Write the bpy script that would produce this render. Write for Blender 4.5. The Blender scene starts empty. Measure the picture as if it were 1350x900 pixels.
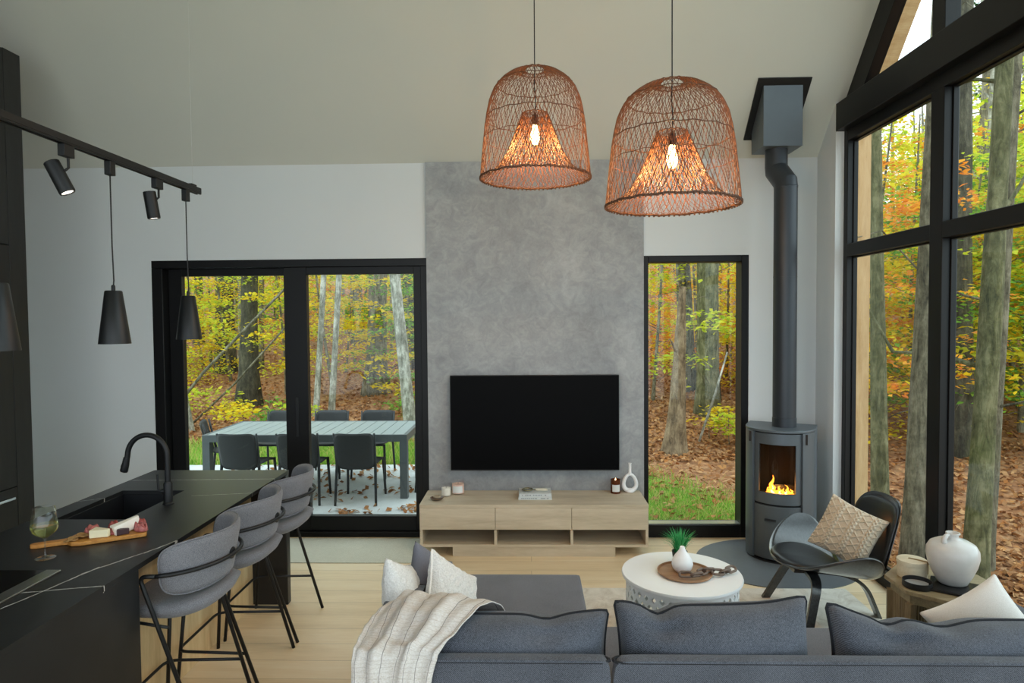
import bpy, bmesh, math, random
import numpy as np
from mathutils import Vector, Matrix, Euler
R = math.radians
scene = bpy.context.scene
COL = scene.collection

# ------------------------------------------------------------------ camera, sky, exposure
F_PX, YAW, PITCH, ROLL, CAM_H = 860.0, 0.0275828, 0.0346683, 0.0080372, 1.93
cam_data = bpy.data.cameras.new('camera')
cam_data.sensor_width = 36.0
cam_data.lens = F_PX / 1350.0 * 36.0
cam_data.clip_end = 300
cam = bpy.data.objects.new('camera', cam_data)
COL.objects.link(cam)
_f = Vector((-math.sin(YAW) * math.cos(PITCH), math.cos(YAW) * math.cos(PITCH), -math.sin(PITCH)))
_r = Vector((math.cos(YAW), math.sin(YAW), 0))
_d = _f.cross(_r)
_r2 = _r * math.cos(ROLL) + _d * math.sin(ROLL)
_d2 = _d * math.cos(ROLL) - _r * math.sin(ROLL)
_m = Matrix((( _r2.x, -_d2.x, -_f.x, 0), (_r2.y, -_d2.y, -_f.y, 0), (_r2.z, -_d2.z, -_f.z, CAM_H), (0, 0, 0, 1)))
cam.matrix_world = _m
scene.camera = cam

SKY_STRENGTH = 1.6
world = bpy.data.worlds.new('overcast_sky')
scene.world = world
world.use_nodes = True
wn, wl = world.node_tree.nodes, world.node_tree.links
wn.clear()
w_out = wn.new('ShaderNodeOutputWorld'); w_bg = wn.new('ShaderNodeBackground')
w_tc = wn.new('ShaderNodeTexCoord'); w_no = wn.new('ShaderNodeTexNoise'); w_rp = wn.new('ShaderNodeValToRGB')
w_no.inputs['Scale'].default_value = 2.2; w_no.inputs['Detail'].default_value = 4
w_rp.color_ramp.elements[0].position = .3; w_rp.color_ramp.elements[0].color = (.76, .88, 1.0, 1)
w_rp.color_ramp.elements[1].position = .7; w_rp.color_ramp.elements[1].color = (.90, .955, 1.0, 1)
wl.new(w_tc.outputs['Generated'], w_no.inputs['Vector']); wl.new(w_no.outputs['Fac'], w_rp.inputs['Fac'])
wl.new(w_rp.outputs['Color'], w_bg.inputs['Color']); w_bg.inputs['Strength'].default_value = SKY_STRENGTH
wl.new(w_bg.outputs['Background'], w_out.inputs['Surface'])

scene.view_settings.view_transform = 'Standard'
scene.view_settings.look = 'None'
scene.view_settings.gamma = 1.0
scene.view_settings.use_curve_mapping = False
scene.view_settings.exposure = 0.95
scene.cycles.use_denoising = True
scene.cycles.max_bounces = 10
scene.cycles.diffuse_bounces = 6
scene.cycles.transparent_max_bounces = 24
scene.cycles.caustics_reflective = False
scene.cycles.caustics_refractive = False
scene.cycles.sample_clamp_indirect = 8.0

# ------------------------------------------------------------------ colours and materials
def lin(h):
    h = h.lstrip('#')
    c = [int(h[i:i + 2], 16) / 255 for i in (0, 2, 4)]
    return tuple(x / 12.92 if x <= .04045 else ((x + .055) / 1.055) ** 2.4 for x in c) + (1,)

class NT:
    """small node-tree writer"""
    def __init__(self, name):
        self.m = bpy.data.materials.new(name); self.m.use_nodes = True
        self.n, self.l = self.m.node_tree.nodes, self.m.node_tree.links
        self.n.clear()
        self.out = self.n.new('ShaderNodeOutputMaterial')
    def add(self, kind, **kw):
        nd = self.n.new('ShaderNode' + kind)
        for k, v in kw.items():
            if hasattr(nd, k) and k not in nd.inputs: setattr(nd, k, v)
            else: self.put(nd, k, v)
        return nd
    def put(self, nd, sock, v):
        s = nd.inputs[sock]
        if isinstance(v, bpy.types.NodeSocket): self.l.new(v, s)
        else: s.default_value = v
    def coord(self, which='Object', scale=(1, 1, 1), rot=(0, 0, 0)):
        tc = self.add('TexCoord'); mp = self.add('Mapping')
        mp.inputs['Scale'].default_value = scale; mp.inputs['Rotation'].default_value = rot
        self.l.new(tc.outputs[which], mp.inputs['Vector'])
        return mp.outputs['Vector']
    def noise(self, vec, scale, detail=4, rough=.55, dist=0):
        nd = self.add('TexNoise'); nd.inputs['Scale'].default_value = scale
        nd.inputs['Detail'].default_value = detail; nd.inputs['Roughness'].default_value = rough
        nd.inputs['Distortion'].default_value = dist
        self.l.new(vec, nd.inputs['Vector'])
        return nd.outputs['Fac']
    def ramp(self, fac, stops, interp='LINEAR'):
        nd = self.add('ValToRGB'); cr = nd.color_ramp; cr.interpolation = interp
        while len(cr.elements) < len(stops): cr.elements.new(.5)
        for e, (p, c) in zip(cr.elements, stops):
            e.position = p; e.color = lin(c) if isinstance(c, str) else (c, c, c, 1)
        self.l.new(fac, nd.inputs['Fac'])
        return nd.outputs['Color']
    def math(self, op, a, b=None, c=None, clamp=False):
        nd = self.add('Math', operation=op); nd.use_clamp = clamp
        for i, v in enumerate((a, b, c)):
            if v is not None: self.put(nd, i, v)
        return nd.outputs[0]
    def mix(self, fac, a, b, blend='MIX'):
        nd = self.add('Mix', data_type='RGBA', blend_type=blend)
        self.put(nd, 0, fac)
        for i, v in ((6, a), (7, b)):
            if isinstance(v, str): v = lin(v)
            self.put(nd, i, v)
        return nd.outputs[2]
    def bump(self, h, strength=.3, dist=.01):
        nd = self.add('Bump'); nd.inputs['Strength'].default_value = strength; nd.inputs['Distance'].default_value = dist
        self.l.new(h, nd.inputs['Height'])
        return nd.outputs['Normal']
    def bsdf(self, color, rough=.5, metal=0, normal=None, **kw):
        nd = self.add('BsdfPrincipled')
        self.put(nd, 'Base Color', lin(color) if isinstance(color, str) else color)
        self.put(nd, 'Roughness', rough); self.put(nd, 'Metallic', metal)
        if normal is not None: self.put(nd, 'Normal', normal)
        for k, v in kw.items(): self.put(nd, k, v)
        self.l.new(nd.outputs[0], self.out.inputs['Surface'])
        return nd

def plain(name, color, rough=.5, metal=0, nscale=0, amount=.06, bump=0, **kw):
    t = NT(name)
    if nscale:
        n = t.noise(t.coord(), nscale)
        a = lin(color)
        d = tuple(max(0, x * (1 - amount * 2)) for x in a[:3]) + (1,)
        b = tuple(min(1, x * (1 + amount * 2)) for x in a[:3]) + (1,)
        c = t.mix(n, d, b)
        t.bsdf(c, rough, metal, t.bump(n, bump, .004) if bump else None, **kw)
    else:
        t.bsdf(color, rough, metal, **kw)
    return t.m

def wood(name, dark, mid, light, axis='X', scale=1.0, rough=.5, bump=.08, fine=70):
    t = NT(name)
    s = {'X': (.12, 1, 1), 'Y': (1, .12, 1), 'Z': (1, 1, .12)}[axis]
    v = t.coord('Object', tuple(q * scale for q in s))
    n1 = t.noise(v, 9, 5, .6, .6); n2 = t.noise(v, fine, 3, .6)
    n = t.math('ADD', t.math('MULTIPLY', n1, .7), t.math('MULTIPLY', n2, .3))
    c = t.ramp(n, [(.3, dark), (.5, mid), (.7, light)])
    t.bsdf(c, rough, 0, t.bump(n, bump, .003))
    return t.m

def emit(name, color, strength):
    t = NT(name); e = t.add('Emission'); e.inputs['Color'].default_value = lin(color); e.inputs['Strength'].default_value = strength
    t.l.new(e.outputs[0], t.out.inputs['Surface']); return t.m

def glass_pane(name, tint='#f4faf8', gloss=.9, edge=.35, face=.014, pw=5.0):
    t = NT(name)
    tr = t.add('BsdfTransparent'); tr.inputs['Color'].default_value = lin(tint)
    gl = t.add('BsdfGlossy'); gl.inputs['Roughness'].default_value = .01; gl.inputs['Color'].default_value = (gloss, gloss, gloss, 1)
    lw = t.add('LayerWeight'); lw.inputs['Blend'].default_value = .5
    fr = t.math('MULTIPLY_ADD', t.math('POWER', lw.outputs['Facing'], pw), edge, face)
    mx = t.add('MixShader')
    t.l.new(fr, mx.inputs[0]); t.l.new(tr.outputs[0], mx.inputs[1]); t.l.new(gl.outputs[0], mx.inputs[2])
    t.l.new(mx.outputs[0], t.out.inputs['Surface'])
    return t.m

M = {}
M['wall'] = plain('wall_paint', '#d3d8da', .85, 0, 3, .01)
M['ceiling'] = plain('ceiling_paint', '#cacdc6', .9, 0, 3, .01)
t = NT('concrete_plaster')
v = t.coord()
n1 = t.noise(v, 1.6, 6, .6, .8); n2 = t.noise(v, 9, 6, .65, 1.5); n3 = t.noise(v, 60, 3, .6)
n = t.math('ADD', t.math('ADD', t.math('MULTIPLY', n1, .5), t.math('MULTIPLY', n2, .38)), t.math('MULTIPLY', n3, .12))
t.bsdf(t.ramp(n, [(.36, '#84878a'), (.5, '#989b9d'), (.64, '#adb0b1')]), .62, 0, t.bump(n, .08, .003)); M['concrete'] = t.m

t = NT('oak_floor_planks')
v = t.coord('Object', (1, 1, 1))
br = t.add('TexBrick'); br.inputs['Scale'].default_value = 1.0; br.inputs['Brick Width'].default_value = 1.9; br.inputs['Row Height'].default_value = .19
br.inputs['Mortar Size'].default_value = .0016; br.inputs['Mortar Smooth'].default_value = .3; br.inputs['Bias'].default_value = 0
br.inputs['Color1'].default_value = (.2, .2, .2, 1); br.inputs['Color2'].default_value = (.8, .8, .8, 1); br.inputs['Mortar'].default_value = (.5, .5, .5, 1)
br.offset = .37
t.l.new(v, br.inputs['Vector'])
vg = t.coord('Object', (.16, 1.4, 1))
g1 = t.noise(vg, 6, 6, .62, .8); g2 = t.noise(vg, 45, 3, .6)
kn = t.noise(t.coord('Object', (1, 2.2, 1)), 3.1, 2, .4)
nn = t.math('ADD', t.math('ADD', t.math('MULTIPLY', g1, .5), t.math('MULTIPLY', g2, .22)), t.math('MULTIPLY', br.outputs['Color'], .28))
base = t.ramp(nn, [(.28, '#d0b78f'), (.5, '#e6cfa9'), (.72, '#efdfc2')])
knf = t.ramp(kn, [(.70, 0), (.78, 1)])
base = t.mix(t.math('MULTIPLY', knf, .45), base, '#9d8059')
base = t.mix(br.outputs['Fac'], base, '#a58c69')
t.bsdf(base, .38, 0, t.bump(t.math('SUBTRACT', nn, br.outputs['Fac']), .12, .002)); M['floor'] = t.m

M['black_frame'] = plain('black_window_frame', '#070708', .45, 0, 8, .1, **{'Specular IOR Level': .3})
M['black_matte'] = plain('black_powder_metal', '#111315', .5, .2)
M['black_cabinet'] = wood('black_oak_cabinet', '#141414', '#1c1c1b', '#252423', 'Z', 1.4, .55, .08)
M['glass'] = glass_pane('window_glass')
M['oak_console'] = wood('pale_oak_veneer', '#b3a58d', '#c6b8a0', '#d5c8b2', 'X', 1.2, .5)
M['oak_inside'] = wood('pale_oak_inner', '#8f7f68', '#a39178', '#b3a289', 'X', 1.2, .55)
M['pine'] = wood('pine_panel', '#c2a272', '#d6b98a', '#e3cb9f', 'Z', 1.0, .5)
M['timber'] = wood('raw_timber', '#a98458', '#c29c6e', '#d2b084', 'Z', 1.4, .8)
M['timber_y'] = wood('raw_timber_beam', '#b08a5c', '#c9a577', '#d8ba8f', 'X', 1.4, .8)
M['tv'] = plain('dark_screen', '#010102', .5, 0, **{'Specular IOR Level': .08})
M['tv_edge'] = plain('screen_bezel', '#08090a', .4, .3)
M['steel'] = plain('brushed_steel', '#b4b3ae', .32, 1.0, 30, .05)
M['chrome'] = plain('chrome', '#d0d2d4', .15, 1.0)
M['stove'] = plain('grey_stove_steel', '#5c646a', .42, .35, 14, .03)
M['stove_dark'] = plain('stove_dark_steel', '#26282b', .5, .3)
M['flue'] = plain('flue_pipe_steel', '#34393f', .42, .35, 8, .03)
M['flue_dark'] = plain('flue_plate_black', '#1b1e21', .5, .3)
M['hearth'] = plain('hearth_plate_steel', '#63676b', .5, .2, 20, .05)
M['white_paint'] = plain('white_lacquer', '#eef1f3', .35, 0, 5, .015)
M['ceramic'] = plain('white_ceramic', '#f1f2f3', .4)
M['green_leaf'] = plain('artificial_grass_blade', '#2f8a4c', .5, 0, 30, .25)
M['leather'] = plain('black_leather', '#15171a', .36, 0, 160, .12, .12)
t = NT('black_lacquered_ash')
nb = t.noise(t.coord('Object', (1, 5, 5)), 12, 5, .6, .7)
t.bsdf(t.ramp(nb, [(.35, '#141517'), (.7, '#33373a')]), .3, 0, t.bump(nb, .2, .002), **{'Coat Weight': 1.0, 'Coat Roughness': .22}); M['black_wood'] = t.m

def fabric(name, dark, light, scale=420, rough=.95, bump=.3, weave=True, dist=.003):
    t = NT(name)
    v = t.coord()
    n = t.noise(v, scale, 2, .7)
    big = t.noise(v, 5, 3, .5)
    if weave:
        wv = t.add('TexWave', wave_type='BANDS', bands_direction='DIAGONAL'); wv.inputs['Scale'].default_value = scale / 2.6
        wv.inputs['Distortion'].default_value = 1.5; wv.inputs['Detail'].default_value = 1
        t.l.new(v, wv.inputs['Vector'])
        h = t.math('ADD', t.math('MULTIPLY', n, .75), t.math('MULTIPLY', wv.outputs['Fac'], .25))
    else:
        h = n
    f = t.math('ADD', t.math('MULTIPLY', h, .8), t.math('MULTIPLY', big, .2))
    t.bsdf(t.ramp(f, [(.3, dark), (.72, light)]), rough, 0, t.bump(h, bump, dist), **{'Sheen Weight': .15})
    return t.m
M['sofa'] = fabric('charcoal_weave', '#1c1f25', '#686d78', 210)
M['sofa_seat'] = fabric('grey_seat_weave', '#3f4148', '#787981', 300)
M['piping'] = plain('dark_piping', '#191b20', .9)
M['stool_fabric'] = fabric('grey_felt', '#4e4f55', '#8d8d92', 300, .95, .3, False)
M['knit_beige'] = fabric('beige_wool', '#b9a68c', '#e0d3bd', 260, .95, .5)
M['linen'] = fabric('white_linen', '#d6d2ca', '#f2efea', 300, .95, .3)
M['boucle'] = fabric('white_boucle', '#cfcdc9', '#f0efec', 120, .98, .8, False, .01)
M['grey_cotton'] = fabric('grey_cotton', '#5d5f69', '#7a7c86', 380, .95, .3)
M['doormat'] = fabric('woven_mat', '#b0ac98', '#cdcab8', 90, .97, .3)
t = NT('pale_rug')
v = t.coord(); n1 = t.noise(v, 7, 5, .65, 1.2); n2 = t.noise(v, 240, 2, .6)
t.bsdf(t.ramp(t.math('ADD', t.math('MULTIPLY', n1, .7), t.math('MULTIPLY', n2, .3)), [(.36, '#bfb3a3'), (.5, '#d8d0c3'), (.66, '#e6dfd3')]), .97, 0, t.bump(n2, .4, .004)); M['rug'] = t.m

t = NT('striped_gauze')
tc = t.add('TexCoord'); sx = t.add('SeparateXYZ'); t.l.new(tc.outputs['UV'], sx.inputs[0])
u, w_ = sx.outputs[0], sx.outputs[1]
fr = t.math('FRACT', t.math('MULTIPLY', u, 7.0)); l1 = t.math('LESS_THAN', t.math('ABSOLUTE', t.math('SUBTRACT', fr, .5)), .022)
fr2 = t.math('FRACT', t.math('MULTIPLY', w_, 46.0)); l2 = t.math('LESS_THAN', t.math('ABSOLUTE', t.math('SUBTRACT', fr2, .5)), .10)
ng = t.noise(t.coord('UV', (18, 60, 1)), 3, 4, .6)
c = t.ramp(ng, [(.26, '#b3a695'), (.42, '#cbc5be'), (.7, '#dcdad8')])
c = t.mix(t.math('MULTIPLY', l2, .18), c, '#8d8178')
c = t.mix(t.math('MULTIPLY', l1, .8), c, '#6d6a68')
nf = t.noise(t.coord('UV', (60, 200, 1)), 3, 3, .7)
t.bsdf(c, .95, 0, t.bump(nf, .4, .004)); M['blanket'] = t.m

# stone worktop with the white veins where they run on the slab
t = NT('black_veined_stone')
tc = t.add('TexCoord')
v = tc.outputs['Object']
nz = t.noise(v, 14, 3, .6)
wob = t.math('MULTIPLY', t.math('SUBTRACT', nz, .5), .016)
sz_ = t.add('SeparateXYZ'); t.l.new(v, sz_.inputs[0]); zok = t.math('GREATER_THAN', sz_.outputs[2], .882)
nw = t.noise(v, 30, 2, .5)
fac = None
def vein(p, q, wd, ext=.04):
    global fac
    p, q = Vector((p[0], p[1], 0)), Vector((q[0], q[1], 0))
    dr = (q - p).normalized(); nm = Vector((-dr.y, dr.x, 0)); L = (q - p).length
    d1 = t.add('VectorMath', operation='DOT_PRODUCT'); t.l.new(v, d1.inputs[0]); d1.inputs[1].default_value = nm
    d2 = t.add('VectorMath', operation='DOT_PRODUCT'); t.l.new(v, d2.inputs[0]); d2.inputs[1].default_value = dr
    a = t.math('ABSOLUTE', t.math('ADD', t.math('SUBTRACT', d1.outputs['Value'], nm.dot(p)), wob))
    k = t.math('LESS_THAN', a, t.math('MULTIPLY', nw, wd * 2))
    s0 = dr.dot(p)
    m = t.math('MULTIPLY', t.math('GREATER_THAN', d2.outputs['Value'], s0 - ext), t.math('LESS_THAN', d2.outputs['Value'], s0 + L + ext))
    k = t.math('MULTIPLY', t.math('MULTIPLY', k, m), zok)
    fac = k if fac is None else t.math('MAXIMUM', fac, k)
vein((-1.896, 2.24), (-1.81, 2.60), .003); vein((-1.81, 2.60), (-1.697, 2.837), .003); vein((-1.697, 2.837), (-1.637, 3.02), .003)
vein((-1.94, 2.38), (-1.650, 2.447), .0026)
vein((-2.6, 4.10), (-1.62, 4.137), .003)
vein((-2.58, 3.62), (-2.44, 3.70), .003)
vein((-1.95, 3.74), (-1.63, 3.80), .0018)
cloud = t.noise(v, 3, 5, .6)
base = t.ramp(cloud, [(.35, '#141516'), (.7, '#1f2021')])
t.bsdf(t.mix(fac, base, '#b5b4b0'), .4, 0, None); M['stone'] = t.m

def leafmat(name, cols, transl=.45):
    t = NT(name)
    g = t.add('NewGeometry')
    c = t.ramp(g.outputs['Random Per Island'], [(i / max(1, len(cols) - 1), k) for i, k in enumerate(cols)])
    d = t.add('BsdfDiffuse'); tl = t.add('BsdfTranslucent'); mx = t.add('MixShader')
    t.l.new(c, d.inputs['Color']); t.l.new(c, tl.inputs['Color']); mx.inputs[0].default_value = transl
    t.l.new(d.outputs[0], mx.inputs[1]); t.l.new(tl.outputs[0], mx.inputs[2]); t.l.new(mx.outputs[0], t.out.inputs['Surface'])
    return t.m
M['lf_yellow'] = leafmat('yellow_leaves', ['#e8c424', '#f2dc40', '#d8d040', '#eab82c', '#b4bc3c'], .5)
M['lf_lime'] = leafmat('lime_leaves', ['#b8c838', '#dfe04a', '#9cba3c', '#ece04c', '#a8c848'], .5)
M['lf_orange'] = leafmat('orange_leaves', ['#f4a434', '#e08a38', '#f6c04a', '#d87c3c', '#f2b05c'], .5)
M['lf_green'] = leafmat('green_leaves', ['#6a9c40', '#8aba4c', '#58883e', '#a4cc50'], .5)
M['lf_dark'] = leafmat('evergreen_needles', ['#2b4a2c', '#3d5f35', '#24402b', '#4c6b3a'], .25)
M['lf_fallen'] = leafmat('fallen_leaf', ['#9c6844', '#b98656', '#7f5438', '#c89c70', '#8f6344', '#b27544'], .15)
M['blade'] = leafmat('grass_blade', ['#7cb440', '#98cc50', '#6a9c3c', '#b8cc60', '#d4cc80', '#c8b070'], .4)
def bark(name, dark, mid, light, sc=16, bump=1.0):
    t = NT(name)
    v = t.coord('Object', (1, 1, .22)); n = t.noise(v, sc, 8, .75, .5); p = t.noise(t.coord(), 5, 6, .7)
    f = t.math('ADD', t.math('MULTIPLY', n, .6), t.math('MULTIPLY', p, .4))
    t.bsdf(t.ramp(f, [(.38, dark), (.49, mid), (.60, light)]), .95, 0, t.bump(n, bump, .05)); return t.m
M['bark'] = bark('furrowed_bark', '#3d382c', '#756d58', '#a39a82')
M['bark_moss'] = bark('mossy_bark', '#3c3e26', '#6d6b48', '#9a9570')
M['bark_pale'] = bark('pale_bark', '#55523f', '#8f8b7c', '#d2cec0', 15, .7)
M['bark_dark'] = bark('dark_bark', '#2c2a22', '#4d493b', '#6d6855')
M['bark_dead'] = bark('dead_wood', '#4f4030', '#8b7458', '#b39c7c')

# ------------------------------------------------------------------ mesh writing
class MB:
    def __init__(self): self.v, self.f, self.uv = [], [], None
    def add(self, vs, fs):
        o = len(self.v); self.v += [tuple(p) for p in vs]; self.f += [tuple(i + o for i in q) for q in fs]; return self
    def box(self, x0, x1, y0, y1, z0, z1):
        vs = [(x, y, z) for z in (z0, z1) for y in (y0, y1) for x in (x0, x1)]
        return self.add(vs, [(0, 2, 3, 1), (4, 5, 7, 6), (0, 1, 5, 4), (2, 6, 7, 3), (0, 4, 6, 2), (1, 3, 7, 5)])
    def obox(self, c, half, mat3):
        vs = [Vector(c) + mat3 @ Vector((sx * half[0], sy * half[1], sz * half[2])) for sz in (-1, 1) for sy in (-1, 1) for sx in (-1, 1)]
        return self.add(vs, [(0, 2, 3, 1), (4, 5, 7, 6), (0, 1, 5, 4), (2, 6, 7, 3), (0, 4, 6, 2), (1, 3, 7, 5)])
    def prism(self, poly, axis, a, b):
        """poly of 2D points extruded along axis from a to b; 2D order is (y,z) for x, (x,z) for y, (x,y) for z"""
        def P(p, h): return {'x': (h, p[0], p[1]), 'y': (p[0], h, p[1]), 'z': (p[0], p[1], h)}[axis]
        n = len(poly); vs = [P(p, a) for p in poly] + [P(p, b) for p in poly]
        fs = [(i, (i + 1) % n, n + (i + 1) % n, n + i) for i in range(n)] + [tuple(range(n - 1, -1, -1)), tuple(range(n, 2 * n))]
        return self.add(vs, fs)
    def tube(self, path, rad, n=10, closed=False, cap=True):
        P = [Vector(p) for p in path]; m = len(P)
        rr = rad if isinstance(rad, (list, tuple)) else [rad] * m
        T = []
        for i in range(m):
            a = P[(i - 1) % m] if (closed or i) else P[0]; b = P[(i + 1) % m] if (closed or i < m - 1) else P[-1]
            d = (b - a); T.append(d.normalized() if d.length > 1e-9 else Vector((0, 0, 1)))
        up = Vector((0, 0, 1)) if abs(T[0].z) < .9 else Vector((1, 0, 0))
        N = (up - T[0] * up.dot(T[0])).normalized(); vs = []
        for i in range(m):
            N = (N - T[i] * N.dot(T[i]))
            N = N.normalized() if N.length > 1e-6 else T[i].orthogonal().normalized()
            B = T[i].cross(N)
            for k in range(n):
                a = 2 * math.pi * k / n
                vs.append(P[i] + (N * math.cos(a) + B * math.sin(a)) * rr[i])
        fs = []
        for i in range(m if closed else m - 1):
            j = (i + 1) % m
            for k in range(n): fs.append((i * n + k, i * n + (k + 1) % n, j * n + (k + 1) % n, j * n + k))
        if cap and not closed: fs += [tuple(range(n - 1, -1, -1)), tuple(range((m - 1) * n, m * n))]
        return self.add(vs, fs)
    def lathe(self, prof, c=(0, 0, 0), n=40, closed=False):
        vs, fs = [], []; m = len(prof)
        for r, z in prof:
            for k in range(n):
                a = 2 * math.pi * k / n; vs.append((c[0] + r * math.cos(a), c[1] + r * math.sin(a), c[2] + z))
        for i in range(m if closed else m - 1):
            j = (i + 1) % m
            for k in range(n): fs.append((i * n + k, i * n + (k + 1) % n, j * n + (k + 1) % n, j * n + k))
        if not closed:
            if prof[0][0] > 1e-5: fs.append(tuple(range(n - 1, -1, -1)))
            if prof[-1][0] > 1e-5: fs.append(tuple(range((m - 1) * n, m * n)))
        return self.add(vs, fs)
    def grid(self, pts, closed_u=False):
        nu, nv = len(pts), len(pts[0]); vs = [p for row in pts for p in row]; fs = []
        for i in range(nu if closed_u else nu - 1):
            for j in range(nv - 1):
                k = (i + 1) % nu; fs.append((i * nv + j, k * nv + j, k * nv + j + 1, i * nv + j + 1))
        return self.add(vs, fs)
    def puff(self, embed, thick, k=6.0, q=4.0, e=.5, n=(20, 20)):
        """closed pad: embed(s,t,w) with s,t in [-1,1], w the offset along its normal; k rounds the corners, q and e round the edge"""
        nu, nv = n; ids = {}; vs = []; fs = []
        def at(i, j, sgn):
            s, t = -1 + 2 * i / nu, -1 + 2 * j / nv
            mx = max(abs(s), abs(t))
            if mx > 0:
                nm = (abs(s) ** k + abs(t) ** k) ** (1 / k); s2, t2 = s * mx / nm, t * mx / nm
            else: s2 = t2 = 0
            h = max(0, 1 - mx ** q) ** e
            edge = i in (0, nu) or j in (0, nv)
            key = (i, j, 0 if edge else sgn)
            if key not in ids:
                ids[key] = len(vs); th = thick(s2, t2, sgn) if callable(thick) else thick
                vs.append(embed(s2, t2, 0 if edge else sgn * h * th))
            return ids[key]
        for i in range(nu):
            for j in range(nv):
                a = [at(i, j, 1), at(i + 1, j, 1), at(i + 1, j + 1, 1), at(i, j + 1, 1)]; fs.append(tuple(a))
                b = [at(i, j, -1), at(i, j + 1, -1), at(i + 1, j + 1, -1), at(i + 1, j, -1)]; fs.append(tuple(b))
        return self.add(vs, fs)
    def build(self, name, mat, parent=None, smooth=35, bevel=0, seg=2, loc=None, solid=0, sub=0, fixn=True):
        me = bpy.data.meshes.new(name); me.from_pydata(self.v, [], self.f); me.validate(clean_customdata=False); me.update()
        if len(self.v) < 60000 and fixn:
            b = bmesh.new(); b.from_mesh(me); bmesh.ops.recalc_face_normals(b, faces=b.faces); b.to_mesh(me); b.free()
        me.materials.append(mat)
        if smooth and len(me.polygons):
            me.polygons.foreach_set('use_smooth', [True] * len(me.polygons))
            if smooth < 179: me.set_sharp_from_angle(angle=R(smooth))
        o = bpy.data.objects.new(name, me); COL.objects.link(o)
        if parent is not None: o.parent = parent
        if loc is not None: o.location = loc
        if solid:
            md = o.modifiers.new('thickness', 'SOLIDIFY'); md.thickness = solid; md.offset = 0
        if bevel:
            md = o.modifiers.new('edge', 'BEVEL'); md.width = bevel; md.segments = seg; md.limit_method = 'ANGLE'; md.angle_limit = R(40)
        if sub:
            md = o.modifiers.new('smooth', 'SUBSURF'); md.levels = sub; md.render_levels = sub
        return o

def tag(o, label=None, cat=None, group=None, kind=None):
    for k, v in (('label', label), ('category', cat), ('group', group), ('kind', kind)):
        if v: o[k] = v
    return o
def thing(name, label, cat, loc=(0, 0, 0), rz=0, group=None, kind=None):
    o = bpy.data.objects.new(name, None); COL.objects.link(o); o.location = loc; o.rotation_euler = (0, 0, rz); o.empty_display_size = .05
    return tag(o, label, cat, group, kind)
def copy_tree(o, parent=None):
    kids = [c for c in KIDS.get(o.name, [])]
    c = o.copy(); COL.objects.link(c)
    if parent is not None: c.parent = parent
    for k in kids: copy_tree(k, c)
    return c
KIDS = {}
def index_kids():
    KIDS.clear()
    for o in bpy.data.objects:
        if o.parent: KIDS.setdefault(o.parent.name, []).append(o)
def again(o, loc, rz=None, label=None, group=None, scale=None):
    index_kids(); c = copy_tree(o); c.location = loc
    if rz is not None: c.rotation_euler = (0, 0, rz)
    if label: c['label'] = label
    if group: c['group'] = group
    if scale: c.scale = (scale,) * 3
    return c
def arc(c, r, a0, a1, n, plane='xy'):
    out = []
    for i in range(n + 1):
        a = R(a0 + (a1 - a0) * i / n); p, q = r * math.cos(a), r * math.sin(a)
        out.append({'xy': (c[0] + p, c[1] + q, c[2]), 'xz': (c[0] + p, c[1], c[2] + q), 'yz': (c[0], c[1] + p, c[2] + q)}[plane])
    return out
def fillet(pts, r, n=5):
    """rounds the inner corners of a polyline"""
    P = [Vector(p) for p in pts]; out = [P[0]]
    for i in range(1, len(P) - 1):
        a, b, c = P[i - 1], P[i], P[i + 1]
        d1, d2 = (a - b), (c - b); k = min(r, d1.length * .49, d2.length * .49)
        s, e = b + d1.normalized() * k, b + d2.normalized() * k
        for j in range(n + 1):
            u = j / n; out.append(s * (1 - u) ** 2 + b * 2 * u * (1 - u) + e * u * u)
    out.append(P[-1]); return out
# ------------------------------------------------------------------ the setting
W = 5.70            # inner face of the wall with the TV
XR = 2.469          # inner face of the gable wall
ZE, SL = 3.29, 1.07 # height where the roof slope starts, and its slope
YRIDGE = 1.6; ZR = ZE + SL * (W - YRIDGE); YREAR = 2 * YRIDGE - W
def zc(y): return ZE + SL * (W - y) if y > YRIDGE else ZE + SL * (y - YREAR)
def struct(mb, name, mat, parent=None, label=None, **kw):
    o = mb.build(name, mat, parent, **kw)
    if parent is None: o['kind'] = 'structure'
    if label: o['label'] = label
    return o
struct(MB().box(-4.6, XR + .06, YREAR - .2, W + .02, -.12, 0), 'floor', M['floor'], label='pale oak plank floor of the open living room')
# ceiling: two slopes meeting at a ridge above the sofa
th = .25
YOPEN = -2.1   # unseen rear slope ends here, left open behind to meter the sky light
struct(MB().prism([(W + .25, ZE - SL * .25), (YRIDGE, ZR), (YOPEN, zc(YOPEN)), (YOPEN, zc(YOPEN) + th * 1.4), (YRIDGE, ZR + th * 1.4), (W + .25, ZE - SL * .25 + th * 1.4)], 'x', -4.75, XR + .2), 'ceiling', M['ceiling'], label='pale sloping vaulted ceiling rising from the wall with the TV')
wb = MB()
wb.box(-4.75, -3.345, W, W + .24, -.1, ZE); wb.box(-3.345, -.895, W, W + .24, 2.468, ZE); wb.box(-.895, .986, W, W + .24, -.1, ZE)
wb.box(.986, 1.893, W, W + .24, 2.466, ZE); wb.box(1.893, XR + .15, W, W + .24, -.1, ZE)
struct(wb, 'wall_back', M['wall'], label='white wall holding the sliding door and the narrow window')
struct(MB().box(XR, XR + .15, 5.366, W, -.1, 3.66), 'wall_right', M['wall'], label='white return of the gable wall beside the wood stove')
struct(MB().prism([(W, -.1), (W, ZE), (YRIDGE, ZR), (YREAR, ZE), (YREAR, -.1)], 'x', -4.75, -4.5), 'wall_left', M['wall'], label='white wall behind the black kitchen cabinets')
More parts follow.
